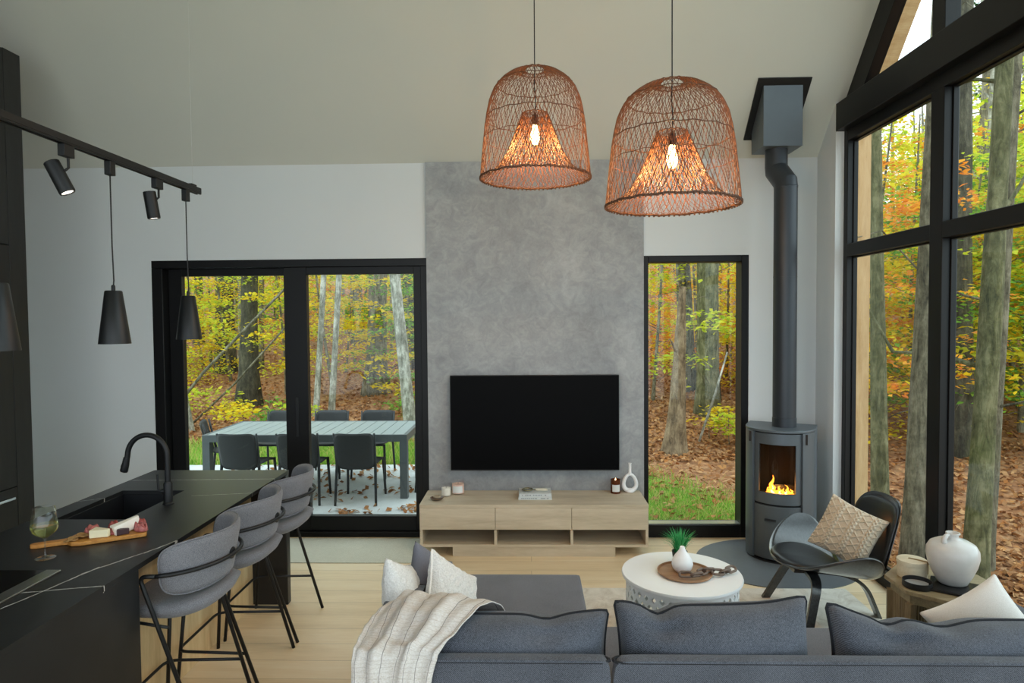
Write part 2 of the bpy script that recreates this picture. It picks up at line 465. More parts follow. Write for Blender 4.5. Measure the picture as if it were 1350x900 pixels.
struct(MB().box(-.897, .986, W - .025, W, 0, ZE), 'wall_panel', M['concrete'], label='grey trowelled concrete panel behind the wall mounted TV')

# sliding door
door = thing('door_1', 'black framed sliding glass door to the patio', None, (-2.12, W + .1, 0)); door['kind'] = 'structure'
dx = -(-2.12)
fr = MB()
fr.box(-3.345 + dx, -.895 + dx, -.10, .10, 2.40, 2.468); fr.box(-3.345 + dx, -3.25 + dx, -.10, .10, 0, 2.40); fr.box(-.955 + dx, -.895 + dx, -.10, .10, 0, 2.40); fr.box(-3.25 + dx, -.955 + dx, -.10, .10, 0, .05)
fr.build('door_frame', M['black_frame'], door, bevel=.004)
def sash(name, x0, x1, y0, y1, z0, z1, gx0, gx1, gz0, gz1, parent, mat=None):
    m = MB(); m.box(x0, gx0, y0, y1, z0, z1); m.box(gx1, x1, y0, y1, z0, z1); m.box(gx0, gx1, y0, y1, gz1, z1); m.box(gx0, gx1, y0, y1, z0, gz0)
    o = m.build(name, mat or M['black_frame'], parent, bevel=.003)
    ym = (y0 + y1) / 2
    MB().box(gx0 - .005, gx1 + .005, ym - .003, ym + .003, gz0 - .005, gz1 + .005).build('pane', M['glass'], o, smooth=0)
    return o
sash('fixed_panel', -3.25 + dx, -2.07 + dx, .0, .06, .05, 2.40, -3.13 + dx, -2.155 + dx, .17, 2.335, door)
sp = sash('sliding_panel', -2.175 + dx, -.955 + dx, -.075, -.01, .05, 2.40, -1.972 + dx, -1.022 + dx, .182, 2.335, door)
MB().box(-2.085 + dx, -2.06 + dx, -.082, -.075, .9, 1.25).build('handle', M['black_matte'], sp, bevel=.002)
# narrow window beside the concrete panel
win = thing('window_1', 'tall narrow black framed window between concrete panel and stove', None, (1.44, W + .08, 0)); win['kind'] = 'structure'
dx = -1.44
m = MB(); m.box(.986 + dx, 1.03 + dx, -.08, .08, .0, 2.466); m.box(1.83 + dx, 1.893 + dx, -.08, .08, 0, 2.466); m.box(1.03 + dx, 1.83 + dx, -.08, .08, 2.41, 2.466); m.box(1.03 + dx, 1.83 + dx, -.08, .08, 0, .11)
m.build('window_frame', M['black_frame'], win, bevel=.004)
MB().box(1.025 + dx, 1.835 + dx, .04, .046, .105, 2.415).build('pane', M['glass'], win, smooth=0)
MB().box(1.03 + dx, 1.83 + dx, -.06, .035, .11, .118).build('window_sill', M['steel'], win)

# gable window wall
XF = 2.535
gw = thing('window_2', 'tall black framed window wall looking into the autumn woods', None, (XF, 2.0, 0)); gw['kind'] = 'structure'
Y0, Y1 = YREAR + .3, 5.366
f = MB(); oy = -2.0
f.box(0, .085, 5.305 + oy, Y1 + oy, 0, 3.42); f.box(0, .085, Y0 + oy, Y0 + .16 + oy, 0, 3.42)
f.box(0, .085, Y0 + .16 + oy, 5.305 + oy, 0, .085); f.box(0, .085, Y0 + .16 + oy, 5.305 + oy, 3.325, 3.42)
f.build('window_frame', M['black_frame'], gw, bevel=.004)
ys = [4.155 - 1.215 * i for i in range(5)]
for y in ys: MB().box(-.005, .09, y - .065 + oy, y + .065 + oy, .085, 3.325).build('mullion', M['black_frame'], gw, bevel=.004)
MB().box(-.004, .085, Y0 + .16 + oy, 5.305 + oy, 2.405, 2.505).build('transom', M['black_frame'], gw, bevel=.004)
edges = [5.305] + [e for y in ys for e in (y + .065, y - .065)] + [Y0 + .16]
fi = MB()
for i in range(0, len(edges), 2):
    a, b = edges[i + 1], edges[i]
    for z0, z1 in ((.085, 2.405), (2.505, 3.325)):
        k = .012   # inner sash rim
        s_ = MB(); s_.box(.045, .08, a + oy, a + k + oy, z0, z1); s_.box(.045, .08, b - k + oy, b + oy, z0, z1); s_.box(.045, .08, a + k + oy, b - k + oy, z0, z0 + k); s_.box(.045, .08, a + k + oy, b - k + oy, z1 - k * .8, z1)
        so = s_.build('sash', M['black_frame'], gw, bevel=.003)
        MB().box(.06, .066, a + k - .004 + oy, b - k + .004 + oy, z0 + k - .004, z1 - k * .8 + .004).build('pane', M['glass'], so, smooth=0)
MB().box(-.03, .02, Y0 + oy, 5.305 + oy, 0, .06).build('floor_track', M['black_frame'], gw, bevel=.004)
struct(MB().box(XR - .005, XR + .15, Y0 - .0, 5.36, 3.41, 3.63), 'trim_1', M['black_frame'], label='wide black beam across the gable window wall', bevel=.004)
# triangular gable window above the beam
ut = thing('window_3', 'triangular black framed gable window above the wide beam', None, (XF, 2.0, 0)); ut['kind'] = 'structure'
def zi(y, off): return zc(y) - off
k = .30
yb = W - (3.63 - ZE + k) / SL
rk = MB()
ya, yb2 = W - (3.62 - ZE) / SL, W - (3.62 - ZE + k) / SL
rk.prism([(ya + oy, 3.62), (YRIDGE + oy, ZR), (YRIDGE + oy, ZR - k), (yb2 + oy, 3.62)], 'x', 0, .085)
yc, yc2 = YREAR + (3.62 - ZE) / SL, YREAR + (3.62 - ZE + k) / SL
rk.prism([(yc + oy, 3.62), (YRIDGE + oy, ZR), (YRIDGE + oy, ZR - k), (yc2 + oy, 3.62)], 'x', 0, .085)
rk.build('window_frame', M['black_frame'], ut, bevel=.003)
for y in ys:
    if zc(y) - k > 3.7: MB().box(-.005, .09, y - .065 + oy, y + .065 + oy, 3.62, zc(y) - k * .5).build('mullion', M['black_frame'], ut, bevel=.003)
MB().prism([(yb2 + .05 + oy, 3.6), (YRIDGE + oy, ZR - k + .03), (yc2 - .05 + oy, 3.6)], 'x', .06, .066).build('pane', M['glass'], ut, smooth=0)

# outside timber of the roof overhang
post = MB().box(-.1, .1, -.1, .1, -.35, 3.6).build('timber_post', M['timber'], None, loc=(3.05, 6.24, 0), bevel=.006)
tag(post, 'raw pale timber post just outside the gable windows', 'post')
ZO = lambda y: 4.09 + 1.1 * (5.745 - y)
raf = MB().prism([(6.6, ZO(6.6) - .05), (YRIDGE, ZO(YRIDGE) - .05), (YRIDGE, ZO(YRIDGE) + .28), (6.6, ZO(6.6) + .28)], 'x', 3.0, 3.14).build('timber_rafter', M['timber_y'], None, bevel=.006)
tag(raf, 'raw pale timber rafter slanting up outside the triangular gable window', 'rafter')

# ------------------------------------------------------------------ ground outside
def sst(a, b, x):
    t_ = np.clip((np.asarray(x, float) - a) / (b - a), 0, 1); return t_ * t_ * (3 - 2 * t_)
def gz(x, y):
    x = np.asarray(x, float); y = np.asarray(y, float)
    z = -.13 + .085 * np.maximum(0, y - 9.6) + .010 * np.maximum(0, y - 24) ** 1.7
    z = z - .40 * sst(2.7, 3.9, x) * (1 - sst(6.2, 9, y)) + .02 * np.maximum(0, x - 6) + .006 * np.maximum(0, x - 16) ** 1.6
    z = z + .07 * np.sin(x * .9 + y * .35) * sst(9.6, 13, y) + .05 * np.sin(x * 2.1 - y * 1.3) * sst(9.6, 13, y)
    inside = sst(3.2, 2.5, x) * sst(6.3, 5.7, y)
    return z * (1 - inside) - .32 * inside
gx = np.concatenate([np.linspace(-40, -10, 24), np.linspace(-9.5, 9.5, 77), np.linspace(10, 60, 40)])
gy = np.concatenate([np.linspace(-8, 5.4, 22), np.linspace(5.7, 16, 60), np.linspace(16.5, 70, 55)])
pts = [[(float(a), float(b), float(c)) for b, c in zip(gy, gz(np.full_like(gy, a), gy))] for a in gx]
t = NT('forest_floor')
v = t.coord()
n1 = t.noise(v, 12, 6, .75); n2 = t.noise(v, .9, 4, .6)
leaf = t.ramp(n1, [(.28, '#4e3424'), (.45, '#855a3c'), (.58, '#a87650'), (.72, '#c79b70')])
vor = t.add('TexVoronoi'); vor.inputs['Scale'].default_value = 11; t.l.new(v, vor.inputs['Vector'])
leaf = t.mix(.35, leaf, t.ramp(t.math('FRACT', t.math('MULTIPLY', vor.outputs['Color'], 3.3)), [(0, '#6b432b'), (.5, '#a8703f'), (1, '#c9a377')]))
gr = t.ramp(n1, [(.3, '#4d6b26'), (.5, '#6f9234'), (.7, '#9bab55')])
sx = t.add('SeparateXYZ'); t.l.new(v, sx.inputs[0])
yy = t.math('ADD', sx.outputs[1], t.math('MULTIPLY', t.math('SUBTRACT', n2, .5), 3.0))
xx = t.math('ADD', sx.outputs[0], t.math('MULTIPLY', t.math('SUBTRACT', n2, .5), 2.0))
slope_x = t.math('MULTIPLY', t.math('MAXIMUM', sx.outputs[0], 0.0), 1.5)
g1 = t.math('LESS_THAN', yy, t.math('SUBTRACT', 10.5, slope_x))
g3 = t.math('LESS_THAN', xx, 3.0)
t.bsdf(t.mix(t.math('MULTIPLY', g1, g3), leaf, gr), .97, 0, t.bump(n1, .6, .03)); M['ground'] = t.m
struct(MB().grid(pts), 'ground', M['ground'], label='leaf covered forest floor with a grassy edge by the house', smooth=180)
t = NT('patio_concrete')
v = t.coord(); n1 = t.noise(v, 2.5, 5, .6); n2 = t.noise(v, 60, 3, .6)
t.bsdf(t.ramp(t.math('ADD', t.math('MULTIPLY', n1, .7), t.math('MULTIPLY', n2, .3)), [(.3, '#aeb0ad'), (.6, '#c9cbc9')]), .85, 0, t.bump(n2, .1, .003))
struct(MB().box(-9, .55, W + .24, 9.05, -.3, -.10), 'patio_slab', t.m, label='pale concrete patio slab under the outdoor table', bevel=.01)
# ------------------------------------------------------------------ kitchen
# tall cabinet against the left wall
tc_ = thing('tall_cabinet', 'tall black wood grain kitchen cabinet at the end of the island aisle', 'cabinet', (-4.1, 4.72, 0))
m = MB(); m.box(-.38, .4, -.155, 0, 0, 3.871); m.box(-.38, .375, -2.9, -.155, 0, 3.871)
m.build('carcass', M['black_cabinet'], tc_, bevel=.003)
for i in range(3):
    y1 = -.16 - i * .9; y0 = y1 - .894
    for nm, z0, z1 in (('door', 2.487, 3.865), ('door', .757, 2.479), ('drawer', .40, .749), ('drawer', .06, .393)):
        o = MB().box(.376, .4, y0, y1, z0, z1).build(nm, M['black_cabinet'], tc_, bevel=.002)
        if nm == 'drawer': MB().box(.4, .43, y0 + .55, y1 - .05, z1 - .075, z1 - .058).build('handle', M['chrome'], o, bevel=.002)
        elif z0 < 1: MB().box(.4, .43, y0 + .05, y0 + .065, .95, 1.35).build('handle', M['chrome'], o, bevel=.002)

# island
isl = thing('kitchen_island', 'long kitchen island with black white-veined stone top and pine back', 'kitchen island', (0, 0, 0))
XA, XB, YA, YB, ZT, TH = -2.588, -1.655, .2, 4.385, .91, .022
sx0, sx1, sy0, sy1 = -2.473, -2.095, 3.283, 3.853
m = MB()
m.box(XA, XB, YA, sy0, ZT - TH, ZT); m.box(XA, XB, sy1, YB, ZT - TH, ZT); m.box(XA, sx0, sy0, sy1, ZT - TH, ZT); m.box(sx1, XB, sy0, sy1, ZT - TH, ZT)
m.build('countertop', M['stone'], isl, smooth=0)
MB().box(XA, XB, 4.325, YB, 0, ZT - TH).build('end_panel', M['stone'], isl, bevel=.006)
MB().box(XA, -1.6575, YA, 2.675, .0, ZT - TH).build('stone_block', M['stone'], isl, bevel=.003)
MB().box(-1.93, -1.895, 2.675, 4.325, 0, ZT - TH).build('back_panel', M['pine'], isl)
m = MB(); m.box(-2.57, -2.52, 2.47, 4.325, .1, ZT - TH); m.box(-2.5, -1.95, 2.47, 4.325, .1, .14)
m.build('carcass', M['black_cabinet'], isl)
for i in range(3): MB().box(-2.588, -2.57, 2.48 + .61 * i, 2.48 + .61 * i + .604, .1, .88).build('door', M['black_cabinet'], isl, bevel=.002)

M['sink'] = plain('black_composite', '#101216', .45, 0, 60, .1)
snk = MB(); a, b, c, d = sx0 - .012, sx1 + .012, sy0 - .012, sy1 + .012; zb, w0 = .69, .012
snk.box(a, b, c, d, zb - w0, zb); snk.box(a, a + w0, c, d, zb, ZT - TH - .001); snk.box(b - w0, b, c, d, zb, ZT - TH - .001); snk.box(a + w0, b - w0, c, c + w0, zb, ZT - TH - .001); snk.box(a + w0, b - w0, d - w0, d, zb, ZT - TH - .001)
so = thing('kitchen_sink', 'black undermount sink set in the island worktop beside the faucet', 'sink', (0, 0, 0))
snk.build('basin', M['sink'], so, bevel=.003)
MB().lathe([(.0, .0), (.045, .0), (.045, .004), (.03, .004), (.0, .002)], ((a + b) / 2, (c + d) / 2, zb), 24).build('drain', M['stove_dark'], so)

fc = thing('kitchen_faucet', 'matte black gooseneck faucet standing beside the island sink', 'faucet', (-2.032, 3.567, ZT))
MB().lathe([(.0, 0), (.029, 0), (.029, .006), (.024, .012), (.0235, .115), (.019, .125), (0, .125)], n=28).build('base', M['black_matte'], fc)
path = [(0, 0, .12), (0, 0, .27)] + [(-.112 + .112 * math.cos(R(a)), 0, .27 + .118 * math.sin(R(a))) for a in range(8, 172, 8)] + [(-.226, 0, .262), (-.235, 0, .235)]
MB().tube(path, .0145, 16).build('spout', M['black_matte'], fc)
MB().tube([(-.229, 0, .262), (-.237, 0, .225), (-.247, 0, .188), (-.249, 0, .183)], [.0165, .019, .021, .019], 16).build('spray_head', M['black_matte'], fc)
MB().tube([(-.253, 0, .222), (-.258, 0, .208)], [.008, .008], 8).build('spray_button', M['black_matte'], fc)
m = MB(); m.tube([(0, 0, .075), (-.03, -.012, .075)], .013, 14); m.tube([(-.03, -.012, .075), (-.043, -.017, .082), (-.047, -.018, .15), (-.047, -.018, .17)], [.009, .0065, .0055, .005], 10)
m.build('lever', M['black_matte'], fc)

hob = thing('induction_cooktop', 'black glass cooktop with a steel edge strip set in the island', 'cooktop', (0, 0, 0))
MB().box(-2.5, -1.99, 1.5, 2.589, ZT + .0003, ZT + .006).build('glass_plate', plain('black_cooktop_glass', '#030304', .12), hob, bevel=.002)
MB().box(-1.99, -1.928, 1.5, 2.589, ZT + .0003, ZT + .008).build('edge_strip', M['steel'], hob, bevel=.002)

# serving board and what lies on it
DX, PX_ = Vector((.866, .5, 0)), Vector((-.5, .866, 0))
BO = Vector((-1.995, 3.005, ZT))
def bp(s, w, h=0): return BO + DX * s + PX_ * w + Vector((0, 0, h))
bt = .02
out = [(.145, -.075), (.152, -.068), (.152, .068), (.145, .075), (-.115, .075), (-.15, .062), (-.165, .03), (-.19, .021), (-.29, .021), (-.306, .012), (-.31, 0), (-.306, -.012), (-.29, -.021), (-.19, -.021), (-.165, -.03), (-.15, -.062), (-.115, -.075)]
sb = MB(); vs = [bp(s, w, .0006) for s, w in out] + [bp(s, w, bt) for s, w in out]; n = len(out)
sb.add(vs, [(i, (i + 1) % n, n + (i + 1) % n, n + i) for i in range(n)] + [tuple(range(n - 1, -1, -1)), tuple(range(n, 2 * n))])
bo = sb.build('serving_board', wood('acacia_board', '#8a5523', '#b57a35', '#d09a52', 'X', 3, .45), None, bevel=.004)
tag(bo, 'long wooden paddle serving board with meat and cheese on the worktop', 'board')
M['cheese'] = plain('cream_cheese', '#ece2bd', .5, 0, 40, .04)
M['rind'] = plain('white_rind_cheese', '#efe9dc', .6, 0, 30, .04)
M['ham'] = plain('cured_ham', '#93403a', .4, 0, 60, .45)
M['salami'] = plain('pink_salami', '#a85d58', .45, 0, 70, .4)
M['cracker'] = plain('seeded_cracker', '#a07a48', .85, 0, 120, .3, .4)
M['chocolate'] = plain('dark_rind', '#3a2024', .5, 0, 40, .2)
def wedge(s, w, rot, L, wd, h0, h1, tilt, mat, label):
    poly = [(-L / 2, -wd / 2), (L / 2, -wd * .18), (L / 2, wd * .18), (-L / 2, wd / 2)]
    mb = MB(); mb.add([(x, y, 0) for x, y in poly] + [(x, y, h0 if x < 0 else h1) for x, y in poly], [(3, 2, 1, 0), (4, 5, 6, 7), (0, 1, 5, 4), (1, 2, 6, 5), (2, 3, 7, 6), (3, 0, 4, 7)])
    o = mb.build('cheese_wedge', mat, None, bevel=.003)
    o.matrix_world = Matrix.Translation(bp(s, w, bt + .001)) @ Matrix.Rotation(rot, 4, 'Z') @ Matrix.Rotation(-tilt, 4, 'Y')
    tag(o, label, 'cheese', 'cheese wedges on the serving board')
wedge(-.035, -.035, R(5), .075, .06, .038, .034, R(0), M['cheese'], 'pale yellow block of cheese beside the crackers on the board')
wedge(.07, -.005, R(55), .12, .05, .05, .055, R(10), M['rind'], 'white cheese wedge standing tallest in the middle of the board')
wedge(.055, -.05, R(30), .05, .035, .028, .026, R(0), M['chocolate'], 'small dark purple rind wedge in front of the white cheese')
rnd = random.Random(4)
ck = None
for i in range(9):
    s, w = -.155 + .012 * i + rnd.uniform(-.008, .008), -.045 + .011 * i * rnd.uniform(.4, 1)
    o = MB().lathe([(0, 0), (.02, 0), (.022, .0015), (.02, .004), (0, .0045)], n=14).build('cracker', M['cracker'], None) if ck is None else ck.copy()
    if ck is not None: COL.objects.link(o)
    ck = ck or o
    o.matrix_world = Matrix.Translation(bp(s, w, bt + .004 + .0035 * (i % 4))) @ Euler((rnd.uniform(-.35, .35), rnd.uniform(-.3, .3), rnd.uniform(0, 3))).to_matrix().to_4x4()
    tag(o, 'round brown seeded cracker in the pile at the handle end of the board', 'cracker', 'crackers on the serving board')
def fold(s, w, r, h, mat, label, seed):
    rg = random.Random(seed); ph = [rg.uniform(0, 6) for _ in range(6)]
    pts = []
    for i in range(29):
        u = i / 28 * 2 - 1; row = []
        for j in range(23):
            q = j / 22 * 2 - 1
            rr = math.sqrt(max(0, 1 - .5 * u * u - .45 * q * q))
            z = h * (rr * .45 + .13 * math.sin(6 * u + 2.2 * math.sin(3.6 * q + ph[0]) + ph[1]) + .10 * math.sin(9 * q + 3 * u + ph[2]) + .22)
            fq = math.sqrt(1 - .5 * q * q); fu = math.sqrt(1 - .5 * u * u)
            row.append((r * u * 1.15 * fq, r * q * .85 * fu, max(0.0005, z * (1 - max(abs(u), abs(q)) ** 6) )))
        pts.append(row)
    o = MB().grid(pts).build('cured_meat_slice', mat, None, smooth=180, solid=.0016)
    o.matrix_world = Matrix.Translation(bp(s, w, bt + .002)) @ Matrix.Rotation(rg.uniform(0, 3), 4, 'Z')
    tag(o, label, 'meat', 'cured meat folded on the serving board')
fold(-.075, .03, .04, .05, M['salami'], 'pink salami heaped behind the pale block of cheese', 1)
fold(.015, .0, .036, .042, M['ham'], 'red cured ham folded between the two pale cheeses', 2)
fold(.02, .045, .03, .05, M['ham'], 'dark folded ham behind the middle of the serving board', 5)
fold(.112, .02, .038, .055, M['ham'], 'tall red ham fold at the square end of the board', 3)
fold(.128, -.03, .03, .045, M['salami'], 'pink ham curl at the front corner of the square board end', 4)

# wine glass
wg = thing('wine_glass', 'stemmed glass of white wine beside the serving board', 'glass', (-2.105, 2.736, ZT + .0006))
t = NT('drinking_glass'); t.bsdf('#ffffff', .02, 0, None, **{'Transmission Weight': 1.0, 'IOR': 1.25}); M['drink_glass'] = glass_pane('thin_drinking_glass', '#eef2f1', 1.0, .85, .05, 2.5)
bowl = [(.004, .085), (.012, .091), (.03, .102), (.046, .118), (.0525, .135), (.052, .150), (.047, .180), (.040, .224)]
MB().lathe(bowl, n=40).build('bowl', M['drink_glass'], wg, smooth=180)
MB().lathe([(0, 0), (.038, .0), (.039, .0015), (.02, .004), (.006, .009), (.0035, .02), (.0032, .075), (.0045, .086), (0, .088)], n=36).build('stem', M['drink_glass'], wg, smooth=60)
M['wine'] = plain('white_wine', '#efeb9c', .02, 0, **{'Transmission Weight': .9, 'IOR': 1.15})
MB().lathe([(0, .0885), (.011, .0925), (.029, .1035), (.045, .119), (.0513, .135), (.0512, .147), (0, .147)], n=40).build('wine', M['wine'], wg, smooth=60)

# bar stools
def make_stool():
    t_ = thing('bar_stool', 'x', 'stool', (0, 0, 0), 0, 'bar stools along the kitchen island')
    # seat: rounded pad dished towards the back
    def seat(s, q, w):
        x = -.015 + .235 * s; y = .24 * q
        z = .655 + .06 * max(0, s - .1) ** 2 + .02 * abs(q) ** 2.2
        return (x, y, z + w)
    MB().puff(seat, lambda s, q, g: .038 if g > 0 else .05, 2.8, 5, .5, (22, 22)).build('seat', M['stool_fabric'], t_, smooth=180)
    def back(s, q, w):
        a = s * R(80); z = .862 + .118 * q - .012 * s * s + .018 * abs(s) * q
        r = .232 + .02 * q + w
        x = -.028 + r * math.cos(a); y = r * 1.06 * math.sin(a)
        return (x, y, z)
    b = MB().puff(back, .019, 4.0, 10, .5, (40, 16)).build('backrest', M['stool_fabric'], t_, smooth=180)
    seam = []
    for i in range(81):
        a = 2 * math.pi * i / 80; s, q = math.cos(a), math.sin(a); nm = (abs(s) ** 4 + abs(q) ** 4) ** .25
        seam.append(back(s / nm * .985, q / nm * .985, .006))
    MB().tube(seam[:-1], .0035, 6, closed=True).build('piping', M['stool_fabric'], b)
    MB().lathe([(0, 0), (.027, 0), (.027, .004), (.02, .007), (0, .008)], n=24).build('bolt', M['black_matte'], b).matrix_local = Matrix.Translation((.2235, 0, .85)) @ Matrix.Rotation(R(90), 4, 'Y')
    tr = .0095
    # rail around the back, running down into the two rear legs
    zr = .842
    ring = [(.252 * math.cos(R(a)) - .01, .272 * math.sin(R(a)), zr + .012 * math.cos(R(a))) for a in range(-84, 85, 6)]
    MB().tube(ring, tr, 12).build('arm_rail', M['black_matte'], t_, smooth=180)
    for s in (-1, 1):
        leg = fillet([(.0165, s * .2705, zr + .001), (-.055, s * .27, zr), (.215, s * .235, .0)], .045, 7)
        MB().tube(leg, tr, 12).build('leg', M['black_matte'], t_, smooth=180)
        MB().tube([(-.18, s * .19, .625), (-.232, s * .225, 0)], tr, 12).build('leg', M['black_matte'], t_, smooth=180)
    sf = fillet([(.06, -.258, .617), (-.19, -.19, .617), (-.19, .19, .617), (.06, .258, .617)], .05)
    MB().tube(sf, .007, 10).build('seat_frame', M['black_matte'], t_, smooth=180)
    fr_ = fillet([(.149, -.243, .215), (-.2275, -.226, .215), (-.2275, .226, .215), (.149, .243, .215)], .06)
    MB().tube(fr_, .0075, 10).build('footrest', M['black_matte'], t_, smooth=180)
    return t_
st = make_stool(); st.location = (-1.622, 2.975, 0); st['label'] = 'grey upholstered bar stool nearest the cooktop end of the island'
again(st, (-1.622, 3.515, 0), 0, 'grey upholstered bar stool in the middle of the three at the island')
again(st, (-1.622, 4.05, 0), 0, 'grey upholstered bar stool at the sliding door end of the island')

# track with its lamps
XT = -2.1
tk = thing('lighting_track', 'long black ceiling track carrying spots and pendants over the island', 'lighting track', (XT, 0, 0))
ztk = 2.755
m = MB(); m.box(-.018, .018, .2, 4.126, ztk - .012, ztk + .02); m.box(-.018, -.006, .2, 4.126, ztk - .02, ztk - .012); m.box(.006, .018, .2, 4.126, ztk - .02, ztk - .012)
m.build('rail', M['black_matte'], tk, bevel=.002)
for y in (1.2, 2.45, 4.05):
    MB().tube([(0, y, ztk + .02), (0, y, zc(y) + .02)], .0006, 5).build('suspension_wire', M['steel'], tk)
MB().box(-.012, .012, 4.02, 4.08, ztk + .02, ztk + .032).build('clip', M['black_matte'], tk, bevel=.002)
M['spot_lens'] = emit('lit_spot_lens', '#fff4e4', 2.2)
def spot(y, rx, ry, label):
    s = thing('track_spotlight', label, 'spotlight', (XT, y, ztk - .02), 0, 'spotlights on the kitchen track')
    MB().box(-.016, .016, -.035, .035, -.055, 0).build('adapter', M['black_matte'], s, bevel=.003)
    MB().tube([(0, .012, -.05), (0, .012, -.10), (-.012, .004, -.115)], .006, 10).build('stem', M['black_matte'], s)
    h = MB().lathe([(0, .075), (.030, .075), (.033, .072), (.034, -.07), (.032, -.077), (.027, -.077), (.027, -.068), (0, -.068)], n=32).build('lamp_head', M['black_matte'], s)
    h.matrix_local = Matrix.Translation((-.035, 0, -.145)) @ Euler((rx, ry, 0)).to_matrix().to_4x4()
    MB().lathe([(0, -.0705), (.0255, -.0705), (.0255, -.072), (0, -.072)], n=28).build('lens', M['spot_lens'], h)
spot(2.935, R(6), R(-24), 'black track spotlight nearer the tall black cabinet, tilted outward')
spot(3.66, R(4), R(-7), 'black track spotlight nearer the track end, pointing almost straight down')
M['cone'] = plain('black_pendant_metal', '#17191b', .42, .2)
def pend(y, label):
    p = thing('kitchen_pendant', label, 'pendant lamp', (XT, y, 1.82), 0, 'black cone pendants over the island')
    MB().box(-.016, .016, -.022, .022, ztk - 1.82 - .09, ztk - 1.82 - .02).build('adapter', M['black_matte'], p, bevel=.003)
    MB().tube([(0, 0, .28), (.004, 0, .32), (0, 0, .5), (0, 0, ztk - 1.82 - .085)], .0035, 8).build('cord', M['black_matte'], p)
    MB().lathe([(.0, .266), (.009, .268), (.009, .292), (.006, .297), (0, .297)], n=20).build('cap', M['black_matte'], p)
    MB().lathe([(0, .268), (.036, .268), (.040, .264), (.0735, .002), (.0735, 0), (.071, 0), (.038, .258), (0, .262)], n=48).build('lamp_shade', M['cone'], p, smooth=40)
pend(3.243, 'black cone pendant in front of the bare white wall')
pend(3.965, 'black cone pendant hanging in front of the sliding glass door')
pend(2.52, 'black cone pendant hanging in front of the tall black cabinet')
# ------------------------------------------------------------------ living room
# flat items on the floor
o = MB().box(-2.9, -.90, 5.08, 5.655, .0005, .007).build('doormat', M['doormat'], None, bevel=.002)
tag(o, 'long pale woven doormat lying along the sliding glass door', 'doormat')
o = MB().box(-.75, 2.21, 1.6, 4.6, .0005, .012).build('area_rug', M['rug'], None, bevel=.004)
tag(o, 'large pale mottled area rug under the sofa and coffee table', 'rug')
hp = []
for i in range(97):
    a = 2 * math.pi * i / 96; x, y = 1.92 + .61 * math.cos(a), 5.12 + .53 * math.sin(a)
    hp.append((min(x, 2.46), min(y, 5.69)))
o = MB().prism(hp[:-1], 'z', .0005, .006).build('hearth_plate', M['hearth'], None, smooth=20)
tag(o, 'grey rounded steel hearth plate on the floor under the stove', 'hearth plate')

# TV
tv = thing('wall_tv', 'large black flat TV hung on the concrete panel', 'TV', (.034, W - .028, 1.032))
MB().box(-.728, .728, -.075, -.035, -.412, .412).build('housing', M['tv_edge'], tv, bevel=.004)
MB().box(-.722, .722, -.0765, -.074, -.402, .407).build('screen', M['tv'], tv)
MB().box(-.25, .25, -.036, 0, -.2, .2).build('wall_mount', M['stove_dark'], tv)

# TV bench
tb = thing('tv_console', 'low pale oak TV console with three drawers and open shelves', 'TV console', (.0185, 5.44, 0))
hw, d0, d1 = .925, -.222, .222
MB().box(-hw, hw, d0, d1, .405, .43).build('top', M['oak_console'], tb, bevel=.0015)
m = MB(); m.box(-hw, -hw + .022, d0 + .012, d1, .08, .405); m.box(hw - .022, hw, d0 + .012, d1, .08, .405)
m.box(-hw + .022, hw - .022, d0 + .012, d1, .08, .1); m.box(-hw + .022, hw - .022, d0 + .03, d1 - .02, .218, .234)
m.box(-hw + .022, hw - .022, d1 - .012, d1, .1, .405)
m.build('carcass', M['oak_console'], tb)
for x in (-.309, .309): MB().box(x - .011, x + .011, d0 + .014, d1 - .012, .1, .218).build('divider', M['oak_console'], tb)
for i in range(3):
    MB().box(-hw + .001 + i * .6167, -hw - .0025 + (i + 1) * .6167, d0, d0 + .03, .226, .4035).build('drawer', M['oak_console'], tb, bevel=.0012)
MB().box(-.66, .66, d0 + .02, d1 - .06, 0, .08).build('plinth', M['oak_console'], tb)

# things on the console
ZC = .4306
M['wax'] = plain('cream_wax', '#f3efe2', .6); M['wax_pink'] = plain('pink_wax', '#eec9b8', .6); M['paper'] = plain('paper_label', '#dfe3e2', .8)
M['jar_glass'] = glass_pane('clear_jar_glass', '#ffffff', 1.0, .3, .03, 4.0)
M['flame'] = emit('candle_flame', '#ffd9a0', 6)
M['amber'] = plain('amber_jar', '#5a2a12', .12, 0); M['wick'] = plain('wick', '#221c18', .9)
def candle(x, y, r, h, wax, fill, label, jar=None, flame=False, lab=True):
    c = thing('jar_candle', label, 'candle', (x, y, ZC))
    MB().lathe([(0, 0), (r, 0), (r, h), (r - .003, h), (r - .003, .008), (0, .008)], n=36).build('jar', jar or M['jar_glass'], c, smooth=40)
    MB().lathe([(0, .009), (r - .0035, .009), (r - .0035, fill), (0, fill - .002)], n=36).build('wax', wax, c, smooth=40)
    MB().tube([(0, 0, fill - .002), (.001, 0, fill + .01)], .0012, 6).build('wick', M['wick'], c)
    if flame: MB().lathe([(0, fill + .006), (.004, fill + .012), (.003, fill + .02), (0, fill + .03)], n=12).build('flame', M['flame'], c, smooth=180)
    if lab:
        pts = [[((r + .0006) * math.sin(R(a)), -(r + .0006) * math.cos(R(a)), z) for z in (h * .16, h * .66)] for a in range(-48, 49, 8)]
        MB().grid(pts).build('paper_label', M['paper'], c)
candle(-.722, 5.485, .042, .086, M['wax'], .07, 'small clear glass jar of cream wax in front of the larger candle', lab=False)
candle(-.628, 5.56, .055, .112, M['wax_pink'], .085, 'large clear glass jar candle of pink wax with white label')
candle(.725, 5.575, .042, .118, M['amber'], .10, 'dark amber glass jar candle with white label beside ring vase', jar=M['amber'], flame=True)
